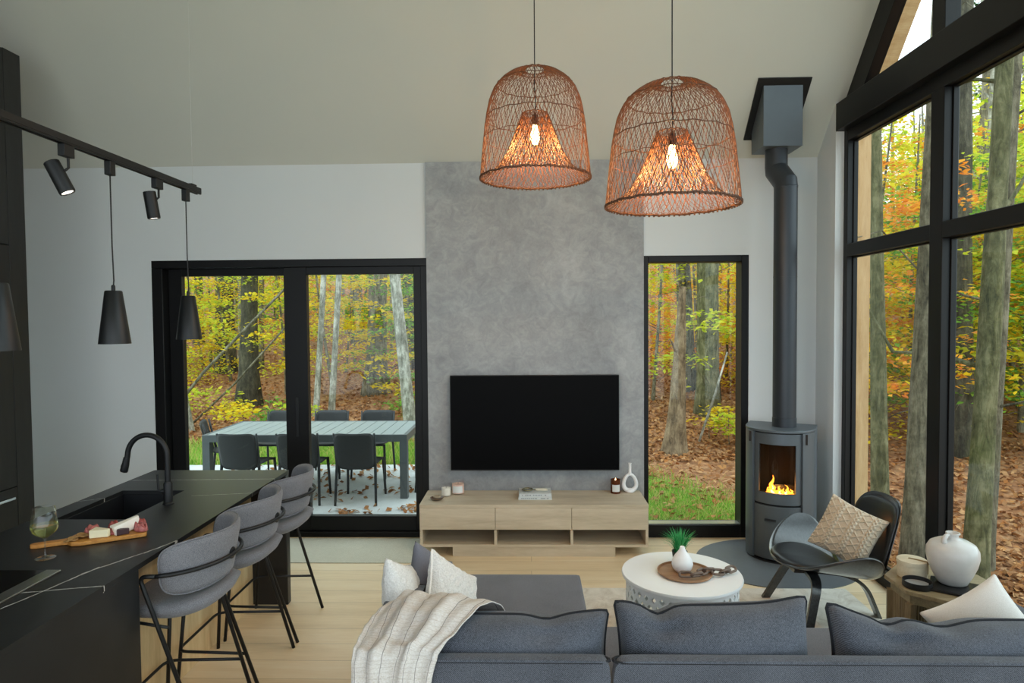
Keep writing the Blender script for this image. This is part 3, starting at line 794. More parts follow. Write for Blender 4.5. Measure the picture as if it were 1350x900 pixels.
dsh = thing('trinket_dish', 'small round marbled brown dish holding a wooden bangle', 'dish', (-.785, 5.365, ZC))
M['dish'] = plain('brown_marbled_horn', '#6d5846', .3, 0, 45, .4)
MB().lathe([(0, 0), (.035, 0), (.054, .014), (.056, .02), (.05, .02), (.033, .007), (0, .006)], n=36).build('dish_body', M['dish'], dsh)
bang = MB().tube(arc((-.782, 5.368, ZC + .026), .027, 0, 352, 28), .008, 10, closed=True).build('wooden_bangle', M['oak_inside'], None, smooth=180)
tag(bang, 'small pale wooden ring lying in the brown trinket dish', 'bangle')
# books with a short unreadable title on each spine
M['book_cover'] = plain('grey_white_cover', '#cfd6d6', .6); M['book_page'] = plain('book_pages', '#e8e6dc', .8); M['ink'] = plain('grey_ink', '#949b9f', .8)
def book(z, h, x0, x1, y0, y1, rz, label, marks):
    b = thing('book', label, 'book', ((x0 + x1) / 2, (y0 + y1) / 2, z), rz, 'books lying on the TV console')
    hx, hy = (x1 - x0) / 2, (y1 - y0) / 2
    m = MB(); m.box(-hx, hx, -hy, hy, 0, .003); m.box(-hx, hx, -hy, hy, h - .003, h); m.box(-hx, hx, -hy, -hy + .003, .003, h - .003)
    m.build('cover', M['book_cover'], b)
    MB().box(-hx + .004, hx - .004, -hy + .003, hy - .003, .003, h - .003).build('pages', M['book_page'], b)
    k = MB(); x = -hx + .022
    for wd, gap in marks:
        k.box(x, x + wd, -hy - .0004, -hy, h * .32, h * .66); x += wd + gap
    k.build('spine_lettering', M['ink'], b)
book(ZC, .022, -.105, .172, 5.36, 5.555, 0, 'lower of the two pale books stacked under the TV', [(.012, .004)] * 7 + [(.02, .03), (.04, .01), (.016, .01)])
book(ZC + .0225, .027, -.10, .168, 5.365, 5.55, R(1), 'upper of the two pale books stacked under the TV', [(.006, .022)] + [(.009, .004)] * 4 + [(.0, .012)] + [(.009, .004)] * 6 + [(.0, .02), (.012, .004)])
M['brass'] = plain('aged_brass', '#8b8468', .35, .7, 40, .15); M['horn'] = plain('pale_horn', '#d6d0bc', .4, 0, 30, .1)
mg = thing('magnifying_glass', 'brass magnifying glass with a pale handle lying on the books', 'magnifying glass', (.01, 5.45, ZC + .0505), R(-8))
MB().tube(arc((-.04, 0, .012), .042, 0, 352, 36), .006, 10, closed=True).build('rim', M['brass'], mg, smooth=180)
MB().lathe([(0, .009), (.04, .0095), (.04, .0135), (0, .016)], (-.04, 0, 0), 30).build('lens', M['drink_glass'], mg, smooth=180)
MB().tube([(.003, 0, .012), (.02, 0, .012), (.03, 0, .012)], [.004, .005, .008], 10).build('ferrule', M['brass'], mg, smooth=60)
MB().tube([(.03, 0, .012), (.06, 0, .0125), (.12, 0, .0125), (.13, 0, .012)], [.009, .012, .0115, .006], 12).build('handle', M['horn'], mg, smooth=60)
# ring vase
rv = thing('ring_vase', 'white ceramic ring vase with a slim neck beside amber candle', 'vase', (.852, 5.60, ZC))
def ring_section(ang):
    # the ring's centre line: an egg-shaped loop
    s, c = math.sin(ang), math.cos(ang)
    return (.0535 * s * (1 - .22 * c), 0, .084 + .070 * c)
loop = [ring_section(2 * math.pi * i / 48) for i in range(48)]
rad = [.0135 + .006 * (1 - math.cos(2 * math.pi * i / 48)) / 2 for i in range(48)]
m = MB(); m.tube(loop, rad, 16, closed=True)
m.lathe([(0, 0), (.034, 0), (.04, .006), (.04, .02), (.03, .03), (0, .03)], n=30)
m.lathe([(.019, .15), (.0135, .172), (.0125, .2), (.0125, .24), (.0165, .252), (.013, .252), (.0095, .24), (.0095, .18), (0, .175)], n=26)
m.build('vase_body', M['ceramic'], rv, smooth=60)

# wood stove
M['seam'] = plain('black_seam', '#08090a', .7)
sv = thing('wood_stove', 'grey curved wood stove with a lit fire behind its glass door', 'stove', (2.01, 5.285, 0), R(-27))
# local: front faces -Y
def dsec(rx, ry, yb, n=24, a0=-180, a1=0):
    pts = [(rx * math.cos(R(a0 + (a1 - a0) * i / n)), ry * math.sin(R(a0 + (a1 - a0) * i / n))) for i in range(n + 1)]
    return pts + [(rx, yb), (-rx, yb)]
fa, fb = 223.5, 316.5   # angles of the front sector
def front(r, z, a): return (r * math.cos(R(a)) * 1.0, r * math.sin(R(a)) * .98, z)
def sector(r0, r1, z0, z1, a0, a1, n=24):
    mb = MB(); vs = []; fs = []
    for i in range(n + 1):
        a = a0 + (a1 - a0) * i / n
        vs += [front(r0, z0, a), front(r1, z0, a), front(r1, z1, a), front(r0, z1, a)]
    for i in range(n):
        b = i * 4; c = b + 4
        for k in range(4): fs.append((b + k, b + (k + 1) % 4, c + (k + 1) % 4, c + k))
    fs += [(0, 3, 2, 1), (n * 4, n * 4 + 1, n * 4 + 2, n * 4 + 3)]
    return mb.add(vs, fs)
top = dsec(.262, .25, .2)
MB().prism(top, 'z', 1.03, 1.05).build('top_plate', M['stove'], sv, smooth=30, bevel=.003)
MB().prism([(.95 * x, .95 * y) for x, y in top], 'z', .0, .018).build('base_plate', M['stove_dark'], sv, smooth=30)
sides = MB()
for s in (-1, 1):
    # side shells: flat panels that curve in towards the front, stopping short of the door
    pl = [(s * .26 * math.cos(R(a)), -.25 * math.sin(R(a))) for a in range(0, 46, 5)]
    inn = [(x * .9, y * .9) for x, y in pl[::-1]]
    poly = [(s * .26, .2)] + pl + inn + [(s * .234, .2)]
    MB().prism(poly, 'z', .02, 1.028).build('side_panel', M['stove'], sv, smooth=30, bevel=.002)
MB().box(-.235, .235, .17, .2, .02, 1.03).build('back_panel', M['stove_dark'], sv)
m = MB(); m.box(-.215, .215, -.14, .17, .42, .455); m.box(-.215, .215, -.16, .17, .94, 1.02); m.box(-.215, -.19, -.1, .17, .455, .94); m.box(.19, .215, -.1, .17, .455, .94); m.box(-.19, .19, .14, .17, .455, .94)
m.build('firebox', plain('sooty_firebrick', '#2e2a27', .9, 0, 20, .3), sv)
lower = sector(.21, .240, .03, .452, fa, fb).build('lower_door', M['stove'], sv, smooth=30, bevel=.002)
MB().box(-.085, .0, -.25, -.225, .335, .349).build('handle', M['stove_dark'], lower, bevel=.002)
up = MB(); vs = []
d_ = sector(.222, .240, .468, .555, fa, fb); d_.add(sector(.222, .240, .935, 1.02, fa, fb).v, sector(.222, .240, .935, 1.02, fa, fb).f)
q = sector(.222, .240, .555, .935, fa, fa + 12, 5); d_.add(q.v, q.f); q = sector(.222, .240, .555, .935, fb - 12, fb, 5); d_.add(q.v, q.f)
ud = d_.build('fire_door', M['stove'], sv, smooth=30)
sector(.230, .233, .55, .94, fa + 11, fb - 11).build('door_glass', glass_pane('stove_glass', '#d9d5d0'), ud, smooth=60)
dg = sector(.2, .226, .454, .467, fa, fb); q = sector(.2, .247, .03, 1.028, 221.2, 223.2, 2); dg.add(q.v, q.f); q = sector(.2, .247, .03, 1.028, 316.8, 318.8, 2); dg.add(q.v, q.f); q = sector(.2, .236, 1.021, 1.03, fa, fb); dg.add(q.v, q.f)
dg.build('door_gap', M['seam'], sv)
for x, y in ((-.19, -.12), (.19, -.12), (-.19, .15), (.19, .15)): MB().lathe([(0, 0.0), (.016, 0), (.016, .02), (0, .02)], (x, y, 0), 14).build('foot', M['stove_dark'], sv)
M['log'] = M['bark_dark']
for i, (x, y, z, a) in enumerate([(-.02, -.03, .49, 8), (.05, .04, .49, -15), (.03, 0, .545, 25)]):
    dv = Vector((math.cos(R(a)), math.sin(R(a)), 0)) * .13; cpt = Vector((x, y, z))
    lg = MB().tube([cpt - dv, cpt, cpt + dv], [.034, .036, .032], 12).build('firewood', M['log'], None, smooth=50)
    lg.matrix_world = Matrix.Translation(sv.location) @ Matrix.Rotation(R(-27), 4, 'Z')
    tag(lg, ['front log burning in the stove', 'rear log burning in the stove', 'upper log lying across the others in the stove'][i], 'firewood', 'logs burning in the stove')
M['fire'] = emit('fire_flame', '#ff8a2a', 5.5); M['fire_hot'] = emit('fire_core', '#ffc866', 9)
fl = thing('fire', 'orange flames licking over the logs in the stove', 'fire', tuple(sv.location), R(-27))
rg = random.Random(7)
def tongue(x, y, z, h, r, mat, lean):
    pts = [(x + lean * (i / 7) ** 2 + .008 * math.sin(i * 1.9 + x * 50), y + .006 * math.cos(i * 2.3 + x * 70), z + h * i / 7) for i in range(8)]
    rr = [r * k for k in (.6, 1, .95, .8, .6, .42, .22, .03)]
    return MB().tube(pts, rr, 9).build('flame', mat, fl, smooth=180)
for x, y, h, r, ln in [(-.055, -.10, .17, .022, .02), (-.03, -.09, .10, .02, -.01), (0, -.10, .09, .022, .01), (.035, -.10, .075, .02, .0), (.075, -.09, .10, .018, -.02), (.10, -.08, .07, .018, -.01), (-.08, -.08, .08, .016, .01)]:
    tongue(x, y, .50, h, r, M['fire'], ln)
for x, y, h, r in [(-.045, -.115, .09, .012), (.01, -.12, .05, .012), (.055, -.115, .055, .012)]:
    tongue(x, y, .505, h, r, M['fire_hot'], .004)
def lamp(name, loc, power, color, size, parent=None):
    l = bpy.data.lights.new(name, 'POINT'); l.energy = power; l.color = color; l.shadow_soft_size = size
    o = bpy.data.objects.new(name, l); COL.objects.link(o); o.location = loc
    if parent: o.parent = parent
    return o
lamp('fire_light', (0, -.06, .60), .8, (1, .5, .18), .04, fl)

# flue: pipe, box and ceiling plate
fp = thing('stove_flue', 'dark grey flue pipe rising from the stove to the sloped ceiling', 'flue', (2.04, 5.28, 0))
pr = .089
MB().lathe([(pr + .003, 1.05), (pr + .003, 1.12), (pr, 1.122), (pr, 2.96), (pr + .003, 2.962)], n=40).build('pipe', M['flue'], fp, smooth=40)
MB().lathe([(pr + .0015, 2.245), (pr + .0015, 2.25), (0, 2.25)], n=40).build('pipe_joint', M['flue'], fp, smooth=40)
mb = MB(); mb.tube([(0, 0, 2.95), (0, 0, 2.99), (-.036, .10, 3.11), (-.037, .105, 3.14), (-.037, .105, 3.285)], [pr + .002, pr + .002, pr + .002, pr - .002, pr - .002], 32)
mb.build('elbow', M['flue'], fp, smooth=25)
bx0, bx1 = 1.852 - 2.04, 2.159 - 2.04
zb = 3.276
yt = 5.252; y_back = 5.53
mbx = MB(); mbx.prism([(yt - 5.28, zb), (y_back - 5.28, zb), (y_back - 5.28, zc(y_back) - .001), (yt - 5.28, zc(yt) - .001)], 'x', bx0, bx1)
mbx.build('ceiling_box', M['stove'], fp, bevel=.002)
nrm = Vector((0, -SL, -1)).normalized(); tn = Vector((0, -1, SL)).normalized()
pc = Vector((2.008, 5.402, zc(5.402))) - Vector((2.04, 5.28, 0))
rm = Matrix((Vector((1, 0, 0)), tn, -nrm)).transposed()
MB().obox(pc + nrm * .008, (.208, .262, .007), rm).build('ceiling_plate', M['flue_dark'], fp, bevel=.002)

# rattan pendants
M['rattan'] = plain('rattan_cane', '#74462a', .6, 0, 60, .2)
M['rattan_dark'] = plain('dark_rattan_binding', '#5a3a27', .65, 0, 60, .2)
M['bulb'] = emit('lit_bulb', '#ffd080', 12)
def rattan(loc, rr, hh, label, seed, power):
    p = thing('rattan_pendant', label, 'pendant lamp', loc, 0, 'rattan pendants over the sofa')
    k, kh = rr / .325, hh / .635
    prof = [(0.0, .634), (.05, .634), (.098, .627), (.15, .607), (.20, .571), (.242, .518), (.268, .455), (.284, .38), (.296, .30), (.306, .2), (.316, .1), (.325, 0)]
    prof = [(a * k, b * kh) for a, b in prof]
    cum = [0]
    for i in range(1, len(prof)): cum.append(cum[-1] + math.dist(prof[i], prof[i - 1]))
    def at(u):
        s = u * cum[-1]
        for i in range(1, len(cum)):
            if s <= cum[i] + 1e-9:
                f_ = (s - cum[i - 1]) / (cum[i] - cum[i - 1]); a, b = prof[i - 1], prof[i]
                return a[0] + (b[0] - a[0]) * f_, a[1] + (b[1] - a[1]) * f_
        return prof[-1]
    rg = random.Random(seed)
    def weave(fn, n, turn, u0, steps, rad, dr=0):
        mb = MB()
        for dirn in (-1, 1):
            for i in range(n):
                a0 = 2 * math.pi * (i + rg.uniform(-.18, .18)) / n; tw = turn * rg.uniform(.96, 1.04); pth = []
                for j in range(steps + 1):
                    u = u0 + (1 - u0) * j / steps; r_, z_ = fn(u)
                    a = a0 + dirn * tw * u + .006 * math.sin(j * .9 + i)
                    r2 = r_ + dirn * rad * .7
                    pth.append((r2 * math.cos(a), r2 * math.sin(a), z_))
                mb.tube(pth, rad, 4, cap=False)
        return mb
    weave(at, 64, .95, .07, 30, .00165).build('outer_cage', M['rattan'], p, smooth=180, fixn=False)
    def cone(u):
        pr_ = [(.075, .375), (.115, .27), (.16, .16), (.22, .065), (.285, .008), (.322, 0)]
        x = u * (len(pr_) - 1); i = min(int(x), len(pr_) - 2); f_ = x - i; f_ = f_
        return (pr_[i][0] + (pr_[i + 1][0] - pr_[i][0]) * f_) * k, (pr_[i][1] + (pr_[i + 1][1] - pr_[i][1]) * f_) * kh
    weave(cone, 56, .8, 0, 15, .0014).build('inner_cone', M['rattan'], p, smooth=180, fixn=False)
    def ring(r_, z_, rad, mat, nm='hoop'):
        mb = MB(); n = 60
        pth = [(r_ * math.cos(2 * math.pi * i / n), r_ * math.sin(2 * math.pi * i / n), z_ + .003 * math.sin(i * 1.7 + seed)) for i in range(n)]
        mb.tube(pth, rad, 6, closed=True); return mb.build(nm, mat, p, smooth=180)
    ring(.325 * k, 0, .0055, M['rattan_dark'], 'rim')
    # binding knots along the rim
    bm_ = MB()
    for i in range(76):
        a = 2 * math.pi * i / 76; c = Vector((.327 * k * math.cos(a), .327 * k * math.sin(a), -.003))
        bm_.obox(c, (.004, .004, .007), Matrix.Rotation(a + .4, 3, 'Z'))
    bm_.build('binding', M['rattan_dark'], p)
    ring(.289 * k, .35 * kh, .0028, M['rattan_dark']); ring(.222 * k, .548 * kh, .0026, M['rattan_dark']); ring(.098 * k, .627 * kh, .003, M['rattan_dark']); ring(.303 * k, .23 * kh, .0018, M['rattan'])
    ring(.076 * k, .376 * kh, .003, M['rattan'])
    zt_ = zc(loc[1]) - loc[2]
    MB().tube([(0, 0, .36 * kh), (.004, 0, .45 * kh), (-.003, 0, .55 * kh), (0, 0, .64 * kh), (0, 0, zt_)], .0032, 7).build('cord', M['black_matte'], p, smooth=180)
    MB().lathe([(0, .37 * kh), (.018, .37 * kh), (.019, .31 * kh), (0, .31 * kh)], n=18).build('socket', M['black_matte'], p)
    zb_ = .31 * kh
    MB().lathe([(0, zb_ - .115), (.016, zb_ - .108), (.027, zb_ - .08), (.026, zb_ - .055), (.016, zb_ - .02), (.013, zb_), (0, zb_)], n=24).build('bulb', M['bulb'], p, smooth=180)
    MB().lathe([(0, 0), (.06, 0), (.06, .03), (0, .03)], (0, 0, zt_ - .07), 24).build('ceiling_rose', M['black_matte'], p)
    lamp('bulb_light', (0, 0, zb_ - .16), power, (1, .56, .22), .03, p)
rattan((.038, 3.86, 2.755), .322, .625, 'smaller looking rattan pendant in front of the concrete panel, hung higher', 3, 13)
rattan((.70, 3.235, 2.482), .322, .59, 'rattan pendant hung lower and closer, before the stove wall and concrete panel edge', 11, 13)

# coffee table
ct = thing('coffee_table', 'round white drum coffee table with pierced lattice sides', 'coffee table', (.888, 3.845, .0125))
zt = .42 - .0125
MB().lathe([(0, zt - .022), (.335, zt - .022), (.348, zt - .018), (.35, zt - .01), (.346, zt), (0, zt)], n=80).build('table_top', M['white_paint'], ct, smooth=40)
nc, nr = 40, 7
mb = MB(); z0, z1, rd = .035, zt - .04, .322
for i in range(nc):
    for j in range(nr):
        for off in (0,):
            a0, a1 = 2 * math.pi * i / nc, 2 * math.pi * (i + 1) / nc; am = (a0 + a1) / 2
            h0, h1 = z0 + (z1 - z0) * j / nr, z0 + (z1 - z0) * (j + 1) / nr; hm = (h0 + h1) / 2
            P = lambda a, z: (rd * math.cos(a), rd * math.sin(a), z)
            ka, kh_ = (a1 - a0) * .35, (h1 - h0) * .40
            if j % 2:
                # half-shifted row: diamonds sit on the cell edges
                D = [(am, h0), (a1, h0), (a1, h1), (am, h1)]
            vs = [P(a0, h0), P(a1, h0), P(a1, h1), P(a0, h1), P(am, hm - kh_), P(am + ka, hm), P(am, hm + kh_), P(am - ka, hm)]
            if j % 2:
                d_a = (a1 - a0) / 2
                vs = [P(a0 + d_a, h0), P(a1 + d_a, h0), P(a1 + d_a, h1), P(a0 + d_a, h1), P(am + d_a, hm - kh_), P(am + ka + d_a, hm), P(am + d_a, hm + kh_), P(am - ka + d_a, hm)]
            mb.add(vs, [(0, 1, 4), (1, 5, 4), (1, 2, 5), (2, 6, 5), (2, 3, 6), (3, 7, 6), (3, 0, 7), (0, 4, 7)])
mb.build('lattice_drum', M['white_paint'], ct, smooth=0, solid=.006, fixn=False)
for z_, h_ in ((.0, .036), (zt - .042, .022)):
    MB().lathe([(.327, z_), (.327, z_ + h_), (.315, z_ + h_), (.315, z_)], n=64, closed=True).build('band', M['white_paint'], ct, smooth=40)
ZB = .4206
tr = thing('wooden_tray', 'round brown wooden tray lying on the white coffee table', 'tray', (.905, 3.83, ZB))
mt = wood('walnut_tray', '#74543c', '#9a7455', '#b8926e', 'X', 3, .45)
mb = MB(); mb.lathe([(0, 0), (.145, 0), (.158, .006), (.160, .016), (.153, .017), (.146, .008), (0, .007)], n=64)
o = mb.build('tray_body', mt, tr, smooth=40)
wv = thing('teardrop_vase', 'white teardrop vase on the wooden tray, before the green grass', 'vase', (.893, 3.845, ZB + .0078))
MB().lathe([(0, 0), (.04, 0), (.056, .02), (.062, .045), (.058, .07), (.043, .095), (.027, .115), (.017, .132), (.0135, .146), (.012, .148), (.009, .146), (.0, .13)], n=44).build('vase_body', M['ceramic'], wv, smooth=180)
pp = thing('potted_grass', 'tuft of artificial green grass in a dark pot behind white vase', 'plant', (.905, 3.965, ZB + .0002))
MB().lathe([(0, 0), (.035, 0), (.047, .085), (.042, .085), (.038, .07), (0, .07)], n=30).build('pot', plain('dark_green_pot', '#252c28', .6), pp, smooth=40)
rg = random.Random(2); mb = MB()
for i in range(230):
    a = rg.uniform(0, 6.283); r0 = rg.uniform(0, .03); ln = rg.uniform(.09, .165); sp = rg.uniform(.1, 1.0) ** 1.1 * .11
    w_ = .0032; ca, sa = math.cos(a), math.sin(a); row = []
    for j in range(5):
        u = j / 4; x = r0 + sp * u ** 1.7; z = .07 + ln * (u - .22 * u ** 3 * (sp / .11)); wd = w_ * (1 - u ** 2 * .95)
        row.append([(x * ca - wd * sa, x * sa + wd * ca, z), (x * ca + wd * sa, x * sa - wd * ca, z)])
    mb.grid(row)
mb.build('foliage', leafmat('green_grass_blades', ['#2c9050', '#4cab68', '#6cc080', '#389a58'], .2), pp, smooth=180, fixn=False)
# chain of carved links
ch = thing('wooden_chain', 'chain of carved grey brown wooden links trailing off the tray', 'chain', (0, 0, 0))
M['link'] = plain('weathered_links', '#6e5f54', .6, 0, 50, .25)
LP = [(.885, 3.725, .455), (.945, 3.715, .458), (.99, 3.765, .456), (1.035, 3.80, .452), (1.085, 3.785, .446), (1.13, 3.80, .444), (1.175, 3.83, .446)]
for i, c in enumerate(LP):
    a = LP[max(0, i - 1)]; b = LP[min(len(LP) - 1, i + 1)]
    d = Vector((b[0] - a[0], b[1] - a[1], b[2] - a[2])).normalized()
    side = Vector((-d.y, d.x, 0)).normalized(); up = d.cross(side)
    roll_ = R(28) if i % 2 == 0 else R(-48)
    s2 = side * math.cos(roll_) + up * math.sin(roll_)
    L, wd = .022, .0185; pth = []
    for k_ in range(28):
        an = 2 * math.pi * k_ / 28; cx = L * (1 if math.cos(an) > 0 else -1) if abs(math.cos(an)) > .01 else 0
        pth.append(Vector(c) + d * (cx * .75 + wd * math.cos(an)) + s2 * (wd * math.sin(an)))
    MB().tube(pth, .0075, 10, closed=True).build('link', M['link'], ch, smooth=180)
# ------------------------------------------------------------------ sofa
sf = thing('sectional_sofa', 'charcoal sectional sofa with a chaise on its sliding door end', 'sofa', (0, 0, 0))
def soft_box(mb, x0, x1, y0, y1, z0, z1, r=.045, crown=.012, n=(26, 26)):
    """rounded upholstered block"""
    cx, cy, cz = (x0 + x1) / 2, (y0 + y1) / 2, (z0 + z1) / 2; hx, hy, hz = (x1 - x0) / 2, (y1 - y0) / 2, (z1 - z0) / 2
    def emb(s, q, w):
        m_ = max(abs(s), abs(q))
        return (cx + hx * s, cy + hy * q, cz + w + (crown * (1 - s * s) * (1 - q * q) if w > 0 else 0))
    kk = min(hx, hy) / max(r, 1e-3)
    # dense near the rim: warp the parameters
    def emb2(s, q, w):
        return emb(math.copysign(1 - (1 - abs(s)) ** 2.2, s), math.copysign(1 - (1 - abs(q)) ** 2.2, q), w)
    return mb.puff(emb2, hz, 16, 14, .5, n)
def loop_piping(x0, x1, y0, y1, z, r=.03, rad=.006, n=6):
    p = []
    for cx, cy, a0 in ((x1 - r, y1 - r, 0), (x0 + r, y1 - r, 90), (x0 + r, y0 + r, 180), (x1 - r, y0 + r, 270)):
        for i in range(n + 1): a = R(a0 + 90 * i / n); p.append((cx + r * math.cos(a), cy + r * math.sin(a), z))
    return MB().tube(p, rad, 7, closed=True)
zs = .425
# backs
for i, (x0, x1) in enumerate(((-.655, .292), (.300, 2.06))):
    bk = soft_box(MB(), x0, x1, 2.385, 2.442, .08, .658, crown=.004, n=(34, 20)).build('backrest', M['sofa'], sf, smooth=60)
    loop_piping(x0 + .004, x1 - .004, 2.391, 2.437, .649).build('piping', M['piping'], bk, smooth=180)
ar = soft_box(MB(), -.66, -.50, 2.48, 3.06, .08, .672, crown=.004).build('armrest', M['sofa'], sf, smooth=60)
loop_piping(-.655, -.505, 2.485, 3.055, .664).build('piping', M['piping'], ar, smooth=180)
ar = soft_box(MB(), 2.065, 2.24, 2.39, 3.16, .08, .60, crown=.004).build('armrest', M['sofa'], sf, smooth=60)
loop_piping(2.07, 2.235, 2.395, 3.155, .592).build('piping', M['piping'], ar, smooth=180)
# bases and seats
m = MB(); m.box(-.64, .285, 2.5, 3.76, .08, .24); m.box(.29, 2.07, 2.5, 3.12, .08, .24)
m.build('base', M['sofa'], sf, bevel=.012)
c1 = soft_box(MB(), -.495, .287, 2.445, 3.815, .23, zs, crown=.02, n=(30, 34)).build('chaise_seat', M['sofa_seat'], sf, smooth=60)
loop_piping(-.488, .280, 2.6, 3.807, zs - .022, .06).build('piping', M['piping'], c1, smooth=180)
for x0, x1 in ((.297, 1.175), (1.18, 2.06)):
    c2 = soft_box(MB(), x0, x1, 2.445, 3.16, .23, zs, crown=.018).build('seat_cushion', M['sofa_seat'], sf, smooth=60)
    loop_piping(x0 + .007, x1 - .007, 2.6, 3.152, zs - .022, .05).build('piping', M['piping'], c2, smooth=180)
for x, y in ((-.6, 2.55), (-.6, 3.68), (.22, 3.68), (.3, 2.55), (2.0, 2.55), (2.0, 3.06)):
    MB().lathe([(0, .0125), (.02, .0125), (.026, .08), (0, .08)], (x, y, 0), 16).build('leg', M['black_matte'], sf)

def pillow(name, mat, c, half, thick, rot, label, cat, group=None, pipe=None, bow=.10, e=.42, disp=None, n=(36, 36), droop=None, corner=0):
    """square pillow: local X wide, local Z tall, local -Y its front"""
    def sh(s, q):
        x = half[0] * s * (1 - bow * (1 - q * q) * abs(s) ** 1.5); z = half[1] * q * (1 - bow * (1 - s * s) * abs(q) ** 1.5)
        if droop: z += droop(s, q)
        return x, z
    def emb(s, q, w):
        x, z = sh(s, q)
        if disp and w: w += disp(s, q, 1 if w > 0 else -1) * min(1, abs(w) / (.3 * thick))
        return (x, -w, z)
    def th(s, q, g): return thick * ((1 - s * s) * (1 - q * q)) ** e / max(1e-6, (1 - max(abs(s), abs(q)) ** 8) ** .5) if max(abs(s), abs(q)) < 1 else 0
    o = MB().puff(emb, th, 40, 8, .5, n).build(name, mat, None, smooth=180)
    if pipe:
        p = []
        for a, b in (((-1, -1), (1, -1)), ((1, -1), (1, 1)), ((1, 1), (-1, 1)), ((-1, 1), (-1, -1))):
            for i in range(22):
                u = i / 22; s = a[0] + (b[0] - a[0]) * u; q = a[1] + (b[1] - a[1]) * u
                nm = (abs(s) ** 40 + abs(q) ** 40) ** (1 / 40)
                x, z = sh(s / nm, q / nm); p.append((x, 0, z))
        MB().tube(p, pipe[1], 7, closed=True).build('piping', pipe[0], o, smooth=180)
    o.matrix_world = Matrix.Translation(c) @ Euler(rot, 'XYZ').to_matrix().to_4x4()
    return tag(o, label, cat, group)
def crease(cx, cq, depth, wd):
    return lambda s, q, g: -depth * math.exp(-((s - cx) ** 2 + (q - cq) ** 2) / wd)
G = 'back cushions of the sofa'
dn = lambda dips, ears: (lambda s, q: (q > 0) * (sum(-d * math.exp(-((s - c_) / w_) ** 2) for c_, d, w_ in dips) + sum(h * math.exp(-((s - c_) / w_) ** 2) for c_, h, w_ in ears)) * q ** 2)
pp_ = (M['piping'], .0065)
pillow('back_cushion', M['sofa'], (-.12, 2.585, .587), (.43, .155), .145, (R(-8), 0, 0), 'charcoal back cushion partly under the throw blanket', 'cushion', G, pp_, .05, .32, droop=dn([(.42, .02, .15)], [(1, .012, .3)]), disp=crease(.4, .7, .03, .05))
pillow('back_cushion', M['sofa'], (.72, 2.585, .608), (.385, .175), .145, (R(-8), R(-1.2), 0), 'middle charcoal back cushion with a dent near its top corner', 'cushion', G, pp_, .05, .32, droop=dn([(-.55, .035, .14)], [(-1, .015, .25), (1, .02, .3)]), disp=crease(-.5, .65, .04, .04))
pillow('back_cushion', M['sofa'], (1.65, 2.585, .580), (.475, .148), .145, (R(-10), R(1.2), 0), 'charcoal back cushion nearest the window wall', 'cushion', G, pp_, .05, .32, droop=dn([(-.5, .03, .12), (-.05, .03, .2)], [(-1, .045, .22)]), disp=crease(-.45, .6, .04, .05))

# pillows
def puckers(s, q, g): return .0045 * math.sin(26 * s + 2.5 * math.sin(9 * q)) * math.sin(8 * q + 3 * s)
pillow('throw_pillow', M['boucle'], (-.60, 3.0, .612), (.185, .185), .075, (R(-14), R(24), R(78)), 'white nubby throw pillow leaning on the sofa armrest, beside the floor', 'pillow', 'throw pillows heaped on the chaise', None, .12, .45, puckers, (44, 44))
pillow('throw_pillow', M['grey_cotton'], (-.50, 3.20, .59), (.185, .185), .07, (R(-18), R(34), R(60)), 'plain grey throw pillow tucked between the two white pillows', 'pillow', 'throw pillows heaped on the chaise', None, .12, .45)
pillow('throw_pillow', M['boucle'], (-.385, 3.06, .588), (.185, .185), .075, (R(-28), R(38), R(48)), 'white throw pillow with a plain edge, behind the blanket on the chaise', 'pillow', 'throw pillows heaped on the chaise', (M['linen'], .006), .12, .45, puckers, (44, 44))
pillow('throw_pillow', M['linen'], (2.015, 2.90, .525), (.185, .185), .075, (R(-16), R(-37), R(-18)), 'smooth white linen pillow in the sofa corner by the window', 'pillow', None, None, .10, .45)

# throw blanket: control net of points on its path, smoothed
net = [
 [(-.668, 2.362, .30), (-.60, 2.358, .30), (-.52, 2.362, .30), (-.46, 2.355, .30), (-.41, 2.36, .30)],
 [(-.672, 2.366, .58), (-.60, 2.356, .58), (-.52, 2.364, .58), (-.45, 2.356, .58), (-.375, 2.366, .58)],
 [(-.672, 2.385, .675), (-.60, 2.38, .68), (-.50, 2.385, .68), (-.43, 2.385, .685), (-.345, 2.385, .68)],
 [(-.672, 2.47, .685), (-.59, 2.47, .69), (-.49, 2.46, .705), (-.38, 2.45, .725), (-.29, 2.45, .72)],
 [(-.668, 2.58, .688), (-.58, 2.59, .715), (-.46, 2.58, .755), (-.33, 2.575, .772), (-.21, 2.57, .768)],
 [(-.655, 2.68, .69), (-.57, 2.71, .735), (-.44, 2.71, .755), (-.29, 2.69, .765), (-.15, 2.66, .752)],
 [(-.635, 2.76, .685), (-.54, 2.82, .725), (-.42, 2.82, .715), (-.27, 2.79, .69), (-.11, 2.76, .665)],
 [(-.62, 2.80, .60), (-.52, 2.90, .62), (-.40, 2.91, .56), (-.25, 2.88, .54), (-.09, 2.82, .54)],
]
def cr(p0, p1, p2, p3, u):
    return [.5 * ((2 * b) + (c - a) * u + (2 * a - 5 * b + 4 * c - d) * u * u + (3 * b - a - 3 * c + d) * u ** 3) for a, b, c, d in zip(p0, p1, p2, p3)]
def spline(P, x):
    n_ = len(P) - 1; i = min(int(x * n_), n_ - 1); u = x * n_ - i
    g_ = lambda k: P[max(0, min(n_, k))]
    return cr(g_(i - 1), g_(i), g_(i + 1), g_(i + 2), u)
NU, NV = 72, 110
P3 = []
